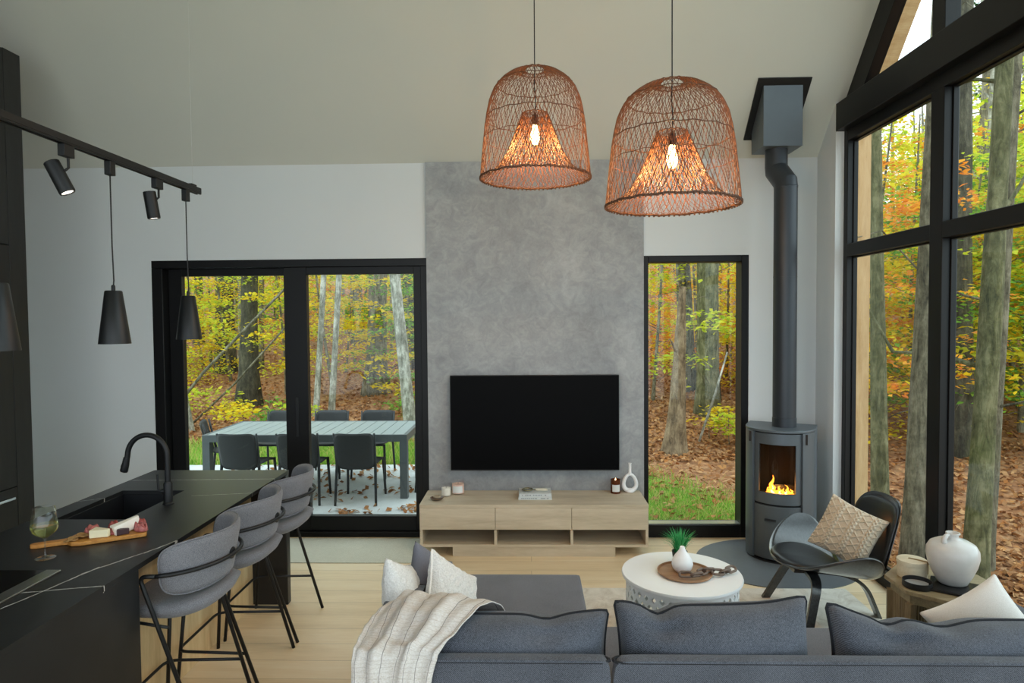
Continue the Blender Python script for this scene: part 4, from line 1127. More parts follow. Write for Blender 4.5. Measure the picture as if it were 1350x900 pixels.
for i in range(NU + 1):
    u = i / NU; row = []
    for j in range(NV + 1):
        v_ = j / NV
        p = Vector(spline([spline(r_, u) for r_ in net], v_))
        f_ = .010 * math.sin(19 * u + 3.5 * v_ + 1.2 * math.sin(7 * v_)) * (.4 + .6 * math.sin(math.pi * u)) + .005 * math.sin(37 * u - 9 * v_) + .0025 * math.sin(60 * v_ + 11 * u)
        nrm_ = Vector((-.1, -1, .25)) if v_ < .26 else Vector((-.1, -.35, 1))
        row.append(p + nrm_.normalized() * (f_ + .006))
    P3.append(row)
mbk = MB().grid(P3)
bl = mbk.build('throw_blanket', M['blanket'], None, smooth=180, solid=.004, fixn=False)
uvl = bl.data.uv_layers.new(name='UVMap')
uvs = {}
for i in range(NU + 1):
    for j in range(NV + 1): uvs[i * (NV + 1) + j] = (i / NU, j / NV)
for lp in bl.data.loops: uvl.data[lp.index].uv = uvs[lp.vertex_index]
tag(bl, 'pale gauze throw blanket with thin grey stripes draped over the sofa corner', 'blanket')

# ------------------------------------------------------------------ lounge chair (faces the coffee table)
lc = thing('lounge_chair', 'black three-legged shell lounge chair with curved wing seat by the window', 'chair', (1.84, 4.15, .006), R(-88)); lc.scale = (.93,) * 3
# local: front -Y, width along X
def shell(u, w):
    a = abs(u)
    x = .50 * u * (1 - .06 * a ** 3)
    L = .25 * math.sqrt(max(0, 1 - a ** 5)) * (1 - .25 * a ** 2) + .0015
    cy = -.07 + .15 * a ** 1.6
    y = cy + w * L
    z = .372 + .215 * a ** 2.5 + (.05 * (-w) * (1 - a) - .03 * w * a) * L / .25
    return Vector((x, y, z))
rows = [[shell(math.sin(math.pi / 2 * (-1 + 2 * i / 60)), -1 + 2 * j / 14) for j in range(15)] for i in range(61)]
MB().grid(rows).build('seat_shell', M['black_wood'], lc, smooth=180, solid=.014)
def pad(s, q, w):
    x, y = .27 * s, -.075 + .245 * q
    u = x / .5
    z = .372 + .215 * abs(u) ** 2.5 - .05 * ((y + .07) / .255) * (1 - abs(u)) + .018
    return (x, y, z + w)
MB().puff(pad, lambda s, q, g: .03 if g > 0 else .012, 2.2, 5, .5, (24, 24)).build('seat_pad', M['leather'], lc, smooth=180)
def backf(s, q, off):
    # a rounded shield, leaning back, curved around the sitter
    hw_ = .275 - .03 * q
    x = hw_ * s
    zz = .60 + .245 * q
    y = .30 + .17 * (q + 1) * .5 - .055 * s * s * 1.0 + off * .96
    return (x, y, zz + off * .25)
MB().puff(lambda s, q, w: backf(s, q, w), .008, 4.2, 12, .4, (28, 24)).build('back_shell', M['black_wood'], lc, smooth=180)
MB().puff(lambda s, q, w: backf(s * .965, q * .965, -w - .012), lambda s, q, g: .03 if g > 0 else .006, 4.2, 6, .5, (28, 24)).build('back_pad', M['leather'], lc, smooth=180)
def ply(path, wd, th_, tw=0):
    """bent ply leg: a strip with width along a side vector"""
    return path
def strip(pts, widths, side, th_):
    mb = MB(); rows_ = []
    P = [Vector(p) for p in pts]
    for i, p in enumerate(P):
        d_ = (P[min(i + 1, len(P) - 1)] - P[max(0, i - 1)]).normalized(); sd = Vector(side) - d_ * Vector(side).dot(d_); sd.normalize(); nn_ = d_.cross(sd)
        w_ = widths[0] + (widths[1] - widths[0]) * i / (len(P) - 1)
        rows_.append([p + sd * w_ + nn_ * th_, p - sd * w_ + nn_ * th_, p - sd * w_ - nn_ * th_, p + sd * w_ - nn_ * th_, p + sd * w_ + nn_ * th_])
    mb.grid(rows_); mb.add([rows_[0][k] for k in range(4)], [(0, 1, 2, 3)]); mb.add([rows_[-1][k] for k in range(4)], [(3, 2, 1, 0)])
    return mb
for s in (-1, 1):
    pth = fillet([(s * .02, -.10, .348), (s * .21, -.12, .338), (s * .335, -.25, .0)], .09, 8)
    strip(pth, (.034, .026), (0, 1, 0), .011).build('leg', M['black_wood'], lc, smooth=50)
pth = fillet([(0, -.2, .345), (0, .12, .325), (0, .30, .24), (0, .40, .0)], .12, 8)
strip(pth, (.04, .028), (1, 0, 0), .011).build('leg', M['black_wood'], lc, smooth=50)
strip(fillet([(0, .0, .332), (0, .26, .30), (0, .40, .46), (0, .455, .64)], .1, 8), (.045, .05), (1, 0, 0), .009).build('back_support', M['black_wood'], lc, smooth=50)

def knit(s, q, g):
    a = s * 3.5; col = math.floor(a); f_ = a - col - .5
    braid = 0
    ph = q * 21 + col * 1.3
    for k_ in (0, 1):
        c_ = .20 * math.sin(ph + math.pi * k_)
        braid = max(braid, math.exp(-((f_ - c_) / .13) ** 2))
    diam = math.exp(-(((abs(((q * 3.2 + col * .5) % 1) - .5) * 1.7 - abs(f_) * 1.2) / .10) ** 2))
    sel = braid if col % 2 == 0 else diam * .8
    return .015 * sel + .0015 * math.sin(q * 190) * (1 - sel)
pillow('throw_pillow', M['knit_beige'], (1.985, 4.11, .575), (.178, .178), .082, (R(-24), R(19), R(-46)), 'beige cable knit pillow leaning on the black lounge chair backrest', 'pillow', None, None, .09, .42, knit, (150, 150))

# ------------------------------------------------------------------ side table and what stands on it
M['bronze_wood'] = wood('brushed_bronze_wood', '#6f6044', '#8f7f60', '#ab9b7a', 'X', 2, .4)
M['bronze_wood_z'] = wood('brushed_bronze_wood_upright', '#5f5138', '#7f6f52', '#9c8b6a', 'Z', 2, .45)
sd = thing('side_table', 'brown octagonal side table with fluted sides by the window', 'side table', (2.205, 3.515, .0))
def octo(ri, r0=22.5): 
    rc = ri / math.cos(R(22.5)); return [(rc * math.cos(R(r0 + 45 * i)), rc * math.sin(R(r0 + 45 * i))) for i in range(8)]
MB().prism(octo(.254), 'z', .478, .5).build('table_top', M['bronze_wood'], sd, smooth=0, bevel=.003)
MB().prism(octo(.225), 'z', .425, .478).build('apron', M['bronze_wood'], sd, smooth=0)
MB().prism(octo(.235), 'z', .0, .03).build('base', M['bronze_wood'], sd, smooth=0, bevel=.003)
oc = octo(.228)
for i in range(8):
    a, b = Vector((*oc[i], 0)), Vector((*oc[(i + 1) % 8], 0)); mb = MB()
    MB().obox(((a.x) * .985, (a.y) * .985, .2275), (.018, .018, .1985), Matrix.Rotation(R(22.5 + 45 * i), 3, 'Z')).build('leg', M['bronze_wood_z'], sd, bevel=.002)
    if i % 2 == 0: continue
    for k_ in range(1, 10):
        c = a.lerp(b, .1 + .8 * (k_ - .5) / 9)
        mb.tube([(c.x * .96, c.y * .96, .03), (c.x * .96, c.y * .96, .426)], .0075, 8)
    mb.build('fluted_panel', M['bronze_wood_z'], sd, smooth=50)
ZS = .5006
M['glaze'] = plain('crackled_white_glaze', '#c9c7c3', .28, 0, 26, .05, .1)
jv = thing('jug_vase', 'large bulbous off-white crackle glazed jug vase on the side table', 'vase', (2.225, 3.47, ZS + .016))
MB().lathe([(0, 0), (.062, 0), (.07, .006), (.092, .05), (.112, .1), (.122, .145), (.12, .18), (.105, .208), (.075, .226), (.045, .234), (.032, .238), (.027, .246), (.028, .256), (.034, .263), (.033, .268), (.027, .268), (.02, .25), (0, .24)], n=56).build('jug_body', M['glaze'], jv, smooth=180)
MB().tube([(-.029, -.014, .258), (-.047, -.024, .26), (-.062, -.031, .25), (-.067, -.034, .232), (-.062, -.031, .222)], [.009, .011, .012, .013, .015], 12).build('handle', M['glaze'], jv, smooth=180)
bk = tag(MB().box(-.12, .12, -.10, .10, 0, .0155).build('tray', plain('black_lacquer_tray', '#0d0e10', .25), None, loc=(2.215, 3.42, ZS), bevel=.003), 'flat black lacquered tray under the white jug vase', 'tray')
bk.rotation_euler = (0, 0, R(-35))
bx = thing('round_box', 'round pale wooden lidded box with a leather loop on side table', 'box', (2.09, 3.60, ZS))
M['birch'] = wood('pale_birch', '#c9bda0', '#d8cdb2', '#e6dcc6', 'X', 2, .6)
MB().lathe([(0, 0), (.071, 0), (.072, .004), (.072, .066), (0, .066)], n=44).build('box_body', M['birch'], bx, smooth=40)
MB().lathe([(0, .0665), (.073, .0665), (.074, .069), (.074, .092), (.071, .094), (0, .094)], n=44).build('lid', M['birch'], bx, smooth=40)
st_ = strip([(-.012, .012, .0955), (.03, -.028, .0965), (.0525, -.0525, .096), (.0545, -.0545, .085), (.0545, -.0545, .03)], (.007, .007), (.7, .7, 0), .0012)
st_.build('leather_strap', plain('tan_leather', '#8a6f45', .6), bx, smooth=40)
cd = thing('candle_tin', 'low black round dish with pale inside on the side table', 'dish', (2.035, 3.455, ZS))
MB().lathe([(0, 0), (.068, 0), (.07, .003), (.07, .034), (.067, .034), (.066, .012), (0, .012)], n=48).build('dish_body', M['leather'], cd, smooth=40)
MB().lathe([(0, .0125), (.062, .0125), (.062, .015), (0, .0152)], n=40).build('pale_insert', plain('pale_grey_insert', '#9da1a3', .6), cd, smooth=40)
# ------------------------------------------------------------------ patio furniture
ZG = -.0995
M['resin'] = plain('charcoal_resin', '#2c2c2d', .6, 0, 30, .08)
M['alu'] = plain('grey_powder_aluminium', '#8f9797', .45, .2, 20, .04)
M['alu_dark'] = plain('grey_powder_aluminium_leg', '#5a5e60', .5, .2)
ot = thing('patio_table', 'long grey slatted outdoor dining table on the concrete patio', 'table', (-2.575, 7.82, ZG))
hx, hy, ht = 1.175, .52, .73
m = MB(); nb = 17; bw = (2 * hx - .08) / nb
for i in range(nb): m.box(-hx + .04 + i * bw + .004, -hx + .04 + (i + 1) * bw - .004, -hy + .04, hy - .04, ht - .022, ht - .002)
m.build('slat_top', M['alu'], ot)
m = MB(); m.box(-hx, hx, -hy, -hy + .04, ht - .08, ht); m.box(-hx, hx, hy - .04, hy, ht - .08, ht); m.box(-hx, -hx + .04, -hy + .04, hy - .04, ht - .08, ht); m.box(hx - .04, hx, -hy + .04, hy - .04, ht - .08, ht)
m.build('table_frame', M['alu_dark'], ot, bevel=.002)
for sx_ in (-1, 1):
    for sy_ in (-1, 1): MB().box(sx_ * hx - (.085 if sx_ > 0 else 0), sx_ * hx + (.085 if sx_ < 0 else 0), sy_ * hy - (.085 if sy_ > 0 else 0), sy_ * hy + (.085 if sy_ < 0 else 0), 0, ht - .08).build('leg', M['alu_dark'], ot, bevel=.002)
def patio_chair():
    c = thing('patio_chair', 'x', 'chair', (0, 0, 0), 0, 'charcoal chairs around the patio table')
    # faces +Y
    MB().puff(lambda s, q, w: (.225 * s, .02 + .215 * q, .445 - .012 * (1 - s * s) + w), .012, 5, 10, .4, (14, 14)).build('seat', M['resin'], c, smooth=180)
    def bkf(s, q, w):
        z = .60 + .205 * q
        return (.215 * s * (1 + .04 * q), -.205 - .10 * (q + 1) * .5 - .03 * (1 - s * s) * 1 - w, z + .012 * s * s * (q > 0) * q)
    MB().puff(bkf, .009, 7, 12, .4, (16, 16)).build('backrest', M['resin'], c, smooth=180)
    for s in (-1, 1):
        MB().tube([(s * .222, -.275, .80), (s * .218, -.235, .62), (s * .212, -.2, .45), (s * .225, -.25, 0)], [.011, .013, .017, .014], 8).build('leg', M['resin'], c, smooth=180)
        MB().tube([(s * .205, .21, .44), (s * .222, .245, 0)], [.017, .014], 8).build('leg', M['resin'], c, smooth=180)
    m = MB(); m.tube([(-.21, -.2, .425), (.21, -.2, .425)], .012, 8); m.tube([(-.205, .2, .425), (.205, .2, .425)], .012, 8)
    m.build('stretcher', M['resin'], c)
    return c
pc0 = patio_chair(); pc0.location = (-1.92, 7.27, ZG); pc0['label'] = 'charcoal patio chair on the house side, by the table leg near the sliding door edge'
again(pc0, (-2.56, 7.27, ZG), R(3), 'charcoal patio chair on the house side, half hidden behind the door stile')
again(pc0, (-3.20, 7.27, ZG), R(-2), 'charcoal patio chair on the house side, right behind the island faucet')
again(pc0, (-3.34, 8.46, ZG), R(180), 'charcoal patio chair on the forest side, seen through the fixed door pane')
again(pc0, (-2.68, 8.46, ZG), R(182), 'charcoal patio chair on the forest side, middle of its row')
again(pc0, (-2.07, 8.46, ZG), R(178), 'charcoal patio chair on the forest side, nearest the pale leaning trunk')
again(pc0, (-3.74, 7.98, ZG), R(-72), 'charcoal patio chair alone at the table end near the pendant lamp')
again(pc0, (-1.12, 7.80, ZG), R(92), 'charcoal patio chair alone at the table end hidden by the door jamb')

# ------------------------------------------------------------------ leaves and grass on the ground
def leaf_field(name, P, size, mat, rg, label, flat=.5):
    """one object of many small folded leaves at points P"""
    n = len(P); a = rg.uniform(0, 2 * np.pi, n); s = size * rg.uniform(.6, 1.3, n)
    tl = rg.normal(0, flat, (n, 2))
    ux = np.stack([np.cos(a), np.sin(a), tl[:, 0]], 1); ux /= np.linalg.norm(ux, axis=1)[:, None]
    uy = np.stack([-np.sin(a), np.cos(a), tl[:, 1]], 1); uy /= np.linalg.norm(uy, axis=1)[:, None]
    up = np.cross(ux, uy)
    v = np.empty((n, 4, 3))
    v[:, 0] = P - ux * s[:, None] * .5; v[:, 1] = P + uy * s[:, None] * .32 + up * s[:, None] * .1
    v[:, 2] = P + ux * s[:, None] * .5; v[:, 3] = P - uy * s[:, None] * .32 + up * s[:, None] * .1
    return v.reshape(-1, 3)
def quad_mesh(name, V, mat):
    me = bpy.data.meshes.new(name); n = len(V) // 4
    me.vertices.add(len(V)); me.vertices.foreach_set('co', V.astype(np.float32).ravel())
    me.loops.add(4 * n); me.loops.foreach_set('vertex_index', np.arange(4 * n, dtype=np.int32))
    me.polygons.add(n); me.polygons.foreach_set('loop_start', np.arange(0, 4 * n, 4, dtype=np.int32))
    me.update(calc_edges=True); me.validate(); me.materials.append(mat); return me
def link_mesh(name, me, parent=None):
    o = bpy.data.objects.new(name, me); COL.objects.link(o)
    if parent is not None: o.parent = parent
    return o
rg = np.random.default_rng(5)
# fallen leaves: denser in the parts of the woods the windows look on
def wedge(n, lo, hi, d0, d1, pw=1.5):
    d = d0 + (d1 - d0) * rg.uniform(0, 1, n) ** pw; x = d * rg.uniform(lo, hi, n); return x, d
xs, ys_ = [], []
for n_, lo, hi, d0, d1 in ((16000, -.62, -.12, 9.8, 30), (9000, .14, .36, 8.6, 26), (16000, .45, .95, 5, 24)):
    x_, y_ = wedge(n_, lo, hi, d0, d1); xs.append(x_); ys_.append(y_)
x_, y_ = np.concatenate(xs), np.concatenate(ys_)
keep = ((x_ > 3.1) | (y_ > 9.3)) & (y_ > 5.2)
x_, y_ = x_[keep], y_[keep]
P = np.stack([x_, y_, gz(x_, y_) + .02], 1)
# drifts on the patio
cl = []
for cx_, cy_, sd_, k_ in [(c0, c1, c2 * .8, int(c3 * .45)) for c0, c1, c2, c3 in [(-1.9, 6.75, .18, 60), (-1.15, 6.9, .22, 80), (-2.6, 7.0, .15, 36), (-2.3, 7.5, .3, 90), (-1.5, 7.7, .3, 70), (-3.2, 7.9, .4, 90), (-2.2, 8.7, .5, 130), (-3.6, 8.8, .4, 90), (-1.2, 8.8, .3, 80), (-2.0, 6.3, .3, 26), (-4.5, 8.3, .4, 60)]]:
    q_ = rg.normal(0, sd_, (k_, 2)) * [1.2, .6] + [cx_, cy_]; q_ = q_[(q_[:, 1] > 6.05) & (q_[:, 1] < 9.1)]; cl.append(np.column_stack([q_, np.full(len(q_), -.085)]))
q_ = np.column_stack([rg.uniform(.7, 3.0, 700), rg.uniform(6.3, 9.4, 700)]); cl.append(np.column_stack([q_, gz(q_[:, 0], q_[:, 1]) + .04]))
P = np.concatenate([P] + cl)
o = link_mesh('fallen_leaves', quad_mesh('fallen_leaves', leaf_field('', P, .085, None, rg, ''), M['lf_fallen']))
tag(o, 'brown fallen leaves covering the forest floor and drifting on the patio', 'leaves', None, 'stuff')
def blades(n, sx_, sy_, h):
    x_ = rg.uniform(*sx_, n); y_ = rg.uniform(*sy_, n); b = np.stack([x_, y_, gz(x_, y_) - .01], 1)
    a = rg.uniform(0, 6.28, n); hh = h * rg.uniform(.4, 1.4, n); w_ = .006
    on = y_ < 10.6 - 1.5 * np.maximum(x_, 0) + rg.normal(0, .5, n); b, a, hh, n = b[on], a[on], hh[on], int(on.sum())
    d_ = np.stack([np.cos(a), np.sin(a), np.zeros(n)], 1); ln = rg.normal(0, .5, (n, 2)); tp = b + np.column_stack([ln * hh[:, None], hh])
    v = np.empty((n, 4, 3)); v[:, 0] = b - d_ * w_; v[:, 1] = b + d_ * w_; v[:, 2] = tp + d_ * w_ * .3; v[:, 3] = tp - d_ * w_ * .3
    return v.reshape(-1, 3)
V = np.concatenate([blades(30000, (.65, 3.0), (6.1, 9.6), .065), blades(12000, (-6.5, -1.0), (9.1, 10.3), .15)])
o = link_mesh('grass', quad_mesh('grass', V, M['blade'])); tag(o, 'short green grass along the patio edge and below the narrow window', 'grass', None, 'stuff')

# ------------------------------------------------------------------ trees
def foliage(seed, n_spray, per, rad, h0, h1, leaf, sr=(.35, .9), flat=.05, tilt=.35, shape=None):
    rg = np.random.default_rng(seed); out = []
    for _ in range(n_spray):
        f_ = rg.uniform(0, 1); h = h0 + (h1 - h0) * f_; rr = rad * (shape(f_) if shape else 1) * math.sqrt(rg.uniform(.02, 1)); a = rg.uniform(0, 6.283)
        c = np.array([rr * math.cos(a), rr * math.sin(a), h - .12 * rr]); k = rg.uniform(*sr); m_ = int(per * rg.uniform(.6, 1.4))
        q = rg.normal(0, .5, (m_, 2)) * k; z = rg.normal(0, flat, m_) - .10 * (q ** 2).sum(1)
        out.append(np.column_stack([q[:, 0] + c[0], q[:, 1] + c[1], z + c[2]]))
    P = np.concatenate(out)
    return leaf_field('', P, leaf, None, rg, '', tilt)
def trunk(seed, h, r0, r1, lean=(0, 0), wob=.04, branches=0, blen=1.2, b0=.35, sides=10, brise=.35, root=1.5):
    rg = random.Random(seed); mb = MB(); n = 14; pts, rr = [], []
    px_, py_ = rg.uniform(0, 6), rg.uniform(0, 6)
    for i in range(n + 1):
        u = i / n; z = -.35 + (h + .35) * u
        pts.append((lean[0] * z + wob * h * .2 * math.sin(3 * u + px_), lean[1] * z + wob * h * .2 * math.sin(2.6 * u + py_), z))
        fl_ = 1 + (root - 1) * math.exp(-max(0, z) / (r0 * 2.2))
        rr.append((r0 + (r1 - r0) * u) * fl_ * rg.uniform(.94, 1.06))
    o_ = (pts[0][0], pts[0][1]); pts = [(p[0] - lean[0] * 0, p[1], p[2]) for p in pts]
    mb.tube(pts, rr, sides)
    for b in range(branches):
        u = b0 + (1 - b0) * (b + rg.random()) / branches; i = min(int(u * n), n - 1); f_ = u * n - i
        st_ = Vector(pts[i]).lerp(Vector(pts[i + 1]), f_); a = rg.uniform(0, 6.283); ln = blen * rg.uniform(.5, 1.2) * (1.15 - .5 * u); d_ = Vector((math.cos(a), math.sin(a), brise)); rb = rr[i] * rg.uniform(.18, .35)
        pth = [st_ + d_ * ln * k_ / 5 + Vector((rg.uniform(-.06, .06), rg.uniform(-.06, .06), .05 * k_ * rg.uniform(-1, 1.5))) * ln * (k_ > 0) for k_ in range(6)]
        mb.tube(pth, [rb * (1 - .17 * k_) for k_ in range(6)], 5)
    return mb
# crowns shared by many young trees
CR = {}
def crown(key, *a, **k):
    mat = k.pop('mat'); CR[key] = quad_mesh('foliage', foliage(*a, **k), mat)
crown('yel_a', 1, 34, 70, 1.7, .7, 4.6, .115, mat=M['lf_yellow'])
crown('yel_b', 2, 30, 80, 1.5, .4, 3.6, .105, mat=M['lf_yellow'])
crown('lime_a', 3, 34, 70, 1.7, .8, 5.0, .115, mat=M['lf_lime'])
crown('lime_b', 4, 28, 70, 1.4, .4, 3.4, .10, mat=M['lf_lime'])
crown('or_a', 5, 30, 70, 1.6, .8, 4.6, .115, mat=M['lf_orange'])
crown('or_b', 6, 22, 60, 1.2, .4, 2.8, .10, mat=M['lf_orange'])
crown('green_a', 7, 30, 75, 1.5, .6, 4.2, .10, mat=M['lf_green'])
crown('fir', 8, 60, 90, 1.9, .8, 8.5, .10, sr=(.3, .7), flat=.03, mat=M['lf_dark'], shape=lambda f_: 1.05 - f_)
crown('tall_yel', 9, 90, 80, 3.2, 5.0, 14.0, .17, sr=(.5, 1.3), flat=.12, tilt=.6, mat=M['lf_yellow'])
crown('tall_or', 10, 80, 80, 3.0, 5.0, 13.0, .17, sr=(.5, 1.3), flat=.12, tilt=.6, mat=M['lf_orange'])
crown('tall_lime', 11, 90, 80, 3.2, 4.0, 14.0, .17, sr=(.5, 1.3), flat=.12, tilt=.6, mat=M['lf_lime'])
TM = {}
def trunk_mesh_of(key, mb, mat):
    o = mb.build('trunk', mat, None, smooth=180); TM[key] = o.data; bpy.data.objects.remove(o)
for s_ in range(4): trunk_mesh_of(('young', s_), trunk(20 + s_, 5.0, .045, .012, (.04 * (s_ - 1.5), .02), .12, 9, 1.3, .15, 7, .2, 1.2), M['bark'])
for s_ in range(5): trunk_mesh_of(('big', s_), trunk(40 + s_, 15, .20, .09, (.012 * (s_ - 2), .01), .06, 10, 2.4, .3, 12, .5, 1.6), [M['bark'], M['bark_moss'], M['bark_dark'], M['bark'], M['bark_moss']][s_])
for s_ in range(3): trunk_mesh_of(('slim', s_), trunk(60 + s_, 10, .075, .03, (.03 * (s_ - 1), .0), .09, 8, 1.4, .3, 9, .4, 1.3), [M['bark_pale'], M['bark'], M['bark_pale']][s_])
def tree(name, label, x, y, tkey=None, ckey=None, sc=1.0, rz=0, group=None, own=None, mat=None, cz=0):
    z = float(gz(x, y)) - .05
    t_ = thing(name, label, 'tree', (x, y, z), rz, group); t_.scale = (sc,) * 3
    if own is not None: own.build('trunk', mat, t_, smooth=180)
    elif tkey: link_mesh('trunk', TM[tkey], t_)
    if ckey:
        f_ = link_mesh('foliage', CR[ckey], t_); f_.location = (0, 0, cz)
    return t_
# trees that can be told apart, placed one by one
def lone(label, x, y, h, r0, r1, lean, mat, seed, br=6, bl=1.3, name='tree', sides=14, wob=.03, b0=.35, root=1.5):
    return tree(name, label, x, y, own=trunk(seed, h, r0, r1, lean, wob, br, bl, b0, sides, .4, root), mat=M[mat])
lone('pale speckled trunk leaning by the edge of the sliding door', -1.93, 10.6, 9, .10, .08, (-.085, .02), 'bark_pale', 101, 5)
lone('slender pale trunk, the left one of a pair behind the patio table', -4.04, 12.0, 9, .055, .04, (.075, 0), 'bark_pale', 102, 6)
lone('slender pale trunk, the right one of a pair behind the patio table', -3.70, 12.0, 9, .06, .042, (.06, 0), 'bark_pale', 103, 6)
lone('thick grey trunk with a mossy foot rising behind the patio table', -3.33, 14.2, 15, .21, .15, (.01, 0), 'bark', 104, 5, root=1.9)
lone('thick dark trunk with a mossy foot behind the fixed door pane', -5.75, 13.2, 15, .17, .13, (.02, 0), 'bark_dark', 105, 5, root=2.0)
lone('dark straight trunk in the woods left of the mossy one', -8.4, 18.0, 15, .24, .17, (.0, 0), 'bark_dark', 106, 4)
lone('thin bare stem bending behind the cone pendant', -6.05, 11.4, 8, .04, .025, (-.16, 0), 'bark_pale', 107, 8)
lone('broken brown dead trunk standing in the narrow window', 2.16, 9.9, 2.55, .17, .05, (.06, 0), 'bark_dead', 108, 3, .5, 'dead_tree', b0=.6)
lone('straight grey trunk behind the dead one in the narrow window', 3.22, 12.2, 14, .20, .14, (.003, 0), 'bark_moss', 109, 7)
lone('dark trunk close behind the grey trunk in the narrow window', 3.75, 13.4, 14, .16, .12, (-.02, 0), 'bark_dark', 110, 5)
lone('furrowed grey green trunk between timber post and window mullion', 3.62, 6.2, 8.5, .10, .03, (.028, .0), 'bark', 111, 4, .8, b0=.5, sides=18, wob=.01)
lone('dark mossy trunk just beside the raw timber post', 3.90, 7.35, 10, .09, .03, (-.008, .02), 'bark_moss', 112, 5, 1, b0=.4, wob=.012)
lone('massive leaning mossy trunk behind the jug vase', 3.99, 5.95, 9, .105, .04, (.055, .02), 'bark_moss', 113, 7, 1.5, b0=.25, sides=20, wob=.012)
lone('grey trunk growing beside the massive leaning one', 4.34, 6.3, 9, .065, .03, (.062, .02), 'bark', 114, 8, 1.6, b0=.2, wob=.015)
lone('broken top pale trunk further back in the window wall', 9.0, 13.0, 8.4, .16, .12, (.0, .0), 'bark_pale', 115, 6, 1, b0=.3)
# fallen and leaning stems
def stem(label, pts, rad, mat, name='fallen_branch'):
    o = MB().tube(pts, rad, 8).build(name, M[mat], None, smooth=180); return tag(o, label, 'branch')
stem('long pale dead stem leaning across the view of the fixed door pane', [(-6.3, 11.0, .2), (-5.6, 11.0, 1.05), (-4.9, 11.0, 1.75), (-4.2, 11.05, 2.45), (-3.6, 11.1, 3.2)], [.028, .026, .024, .02, .012], 'bark')
stem('thinner dead stem leaning below the long one', [(-6.2, 11.5, -.02), (-5.3, 11.5, .8), (-4.5, 11.5, 1.65), (-3.9, 11.5, 2.3)], [.02, .018, .016, .01], 'bark')
stem('thin pale stick leaning in the narrow window', [(2.55, 9.9, .05), (2.8, 9.95, .75), (3.0, 10, 1.4)], [.02, .018, .012], 'bark_pale')
# young trees in leaf: kinds repeat, so they share a label within their patch of woods
rg2 = random.Random(12)
YOUNG = []
def scatter(n, lo, hi, d0, d1, kinds, where, sc=(.8, 1.25), mind=1.0):
    k_ = 0; tries = 0
    while k_ < n and tries < 4000:
        tries += 1
        d_ = d0 + (d1 - d0) * rg2.random() ** .8; x_ = d_ * rg2.uniform(lo, hi)
        if d_ < 14 and -.27 < x_ / d_ < -.21: continue
        if x_ < 2.8 and d_ < 10.6: continue
        if x_ < 4.6 and d_ < 7.6: continue
        if any((x_ - a) ** 2 + (d_ - b) ** 2 < mind ** 2 for a, b in YOUNG): continue
        YOUNG.append((x_, d_)); key = kinds[k_ % len(kinds)]
        col = {'yel': 'yellow', 'lime': 'yellow green', 'or': 'orange', 'green': 'green', 'fir': 'dark evergreen', 'tall': 'tall'}[key.split('_')[0]]
        if key.startswith('tall'):
            lab = f'tall {dict(yel="yellow", lime="yellow green")[key[5:]] if key[5:] in ("yel", "lime") else "orange"} leaved tree deep in the woods {where}'; tk = ('big', rg2.randrange(5)); nm = 'tree'; grp = f'tall {key[5:]} trees {where}'
        elif key == 'fir':
            lab = f'dark green fir tree among the leaves {where}'; tk = ('slim', rg2.randrange(3)); nm = 'fir_tree'; grp = f'firs {where}'
        else:
            lab = f'young {col} leaved tree in the woods {where}'; tk = ('young', rg2.randrange(4)); nm = 'young_tree'; grp = f'young {col} trees {where}'
        tree(nm, lab, x_, d_, tk, key, rg2.uniform(*sc), rg2.uniform(0, 6.28), grp)
        k_ += 1
DOOR, NARROW, GABLE = 'beyond the sliding door', 'beyond the narrow window', 'beyond the window wall'
scatter(20, -.60, -.12, 12.2, 21, ['yel_a', 'lime_b', 'lime_a', 'yel_b', 'green_a', 'or_a', 'lime_a'], DOOR, (.7, 1.1), 1.1)
scatter(16, -.62, -.10, 20, 34, ['yel_a', 'lime_a', 'green_a', 'lime_a', 'or_a'], DOOR, (1.1, 1.8), 1.8)
scatter(12, .15, .38, 10.8, 20, ['yel_a', 'yel_b', 'or_b', 'lime_a'], NARROW, (.7, 1.1), .9)
scatter(9, .13, .40, 20, 34, ['yel_a', 'lime_a', 'or_a'], NARROW, (1.1, 1.8), 1.8)
scatter(36, .46, .95, 9.5, 17, ['yel_a', 'lime_a', 'or_a', 'green_a', 'yel_b'], GABLE, (.85, 1.3), 1.0)
scatter(18, .46, .95, 17, 30, ['lime_a', 'yel_a', 'or_a', 'yel_a', 'fir'], GABLE, (1.3, 2.0), 1.8)
scatter(4, .55, .9, 13, 20, ['fir'], GABLE, (.8, 1.1), 2.0)
scatter(12, -.66, -.06, 30, 46, ['tall_yel', 'tall_lime', 'tall_or'], DOOR, (.8, 1.1), 2.5)
scatter(7, .10, .42, 30, 46, ['tall_yel', 'tall_lime', 'tall_or'], NARROW, (.8, 1.1), 2.5)
scatter(5, .45, .98, 26, 42, ['tall_lime', 'tall_yel', 'tall_or'], GABLE, (.5, .65), 3.0)
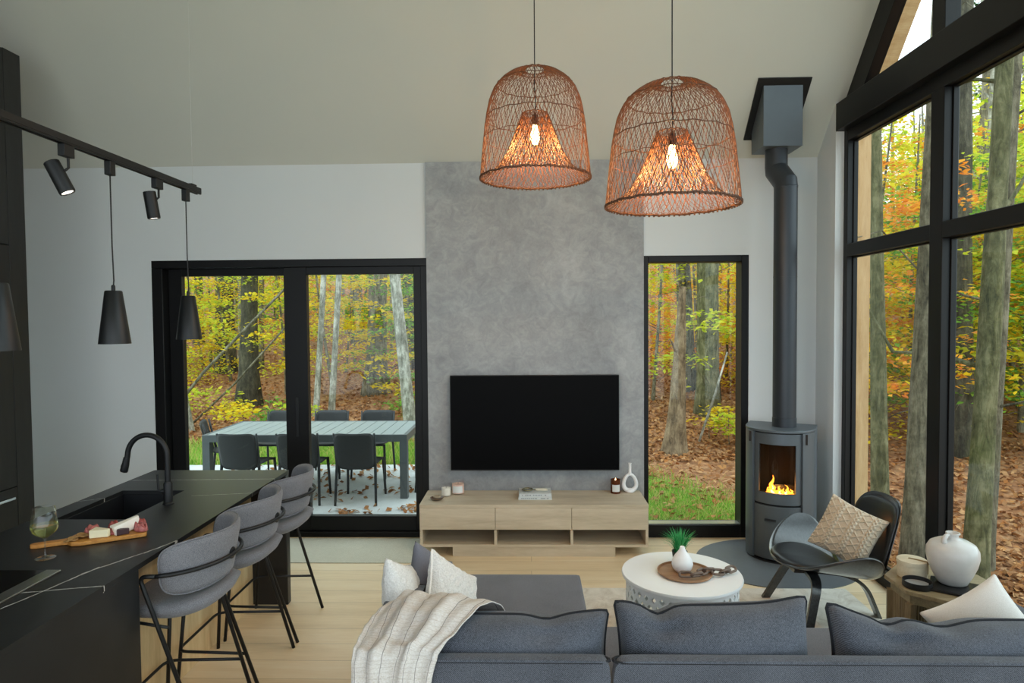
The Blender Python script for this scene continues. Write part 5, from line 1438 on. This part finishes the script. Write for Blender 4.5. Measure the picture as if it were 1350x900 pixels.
def bare(n, lo, hi, d0, d1, where, keys):
    for i in range(n):
        for _ in range(60):
            d_ = d0 + (d1 - d0) * rg2.random(); x_ = d_ * rg2.uniform(lo, hi)
            if (x_ < 4.5 and d_ < 10.6) or any((x_ - a) ** 2 + (d_ - b) ** 2 < .8 for a, b in YOUNG): continue
            break
        YOUNG.append((x_, d_)); k_ = keys[i % len(keys)]
        lab = f'bare grey trunk deep in the woods {where}' if k_[0] == 'big' else f'slim bare stem deep in the woods {where}'
        tree('tree', lab, x_, d_, k_, None, rg2.uniform(.8, 1.15), rg2.uniform(0, 6.28), ('bare trunks ' if k_[0] == 'big' else 'slim bare stems ') + where)
ALLK = [('big', 0), ('slim', 0), ('big', 2), ('slim', 1), ('big', 4), ('slim', 2)]
bare(14, -.60, -.12, 15, 32, DOOR, ALLK); bare(8, .15, .38, 14, 30, NARROW, ALLK); bare(12, .46, .95, 9, 26, GABLE, ALLK)
# low seedlings on the leaf litter
sd0 = quad_mesh('foliage', foliage(77, 5, 34, .32, .25, .6, .10, (.2, .4), .03), M['lf_lime'])
sd1 = quad_mesh('foliage', foliage(78, 5, 30, .30, .2, .5, .10, (.2, .4), .03), M['lf_yellow'])
sd2 = quad_mesh('foliage', foliage(79, 7, 40, .32, .1, .55, .08, (.2, .4), .05), M['lf_green'])
sm = MB().tube([(0, 0, -.1), (.02, .01, .3), (.01, 0, .6)], [.008, .006, .003], 6).build('stem', M['bark'], None); stem_me = sm.data; bpy.data.objects.remove(sm)
for i, (x_, y_, me_, col) in enumerate([(-4.9, 10.9, sd1, 'yellow'), (-4.55, 11.2, sd2, 'dark green'), (-4.0, 11.0, sd0, 'lime'), (-2.55, 12.6, sd1, 'yellow'), (-2.2, 11.9, sd2, 'dark green'), (-5.4, 11.6, sd1, 'yellow'), (2.9, 10.6, sd1, 'yellow'), (3.1, 10.2, sd0, 'lime')]):
    s_ = thing('seedling', f'small {col} leaved seedling on the leaf litter ' + (DOOR if x_ < 0 else NARROW), 'seedling', (x_, y_, float(gz(x_, y_))), i * 1.3, f'{col} seedlings ' + (DOOR if x_ < 0 else NARROW))
    link_mesh('foliage', me_, s_); link_mesh('stem', stem_me, s_)
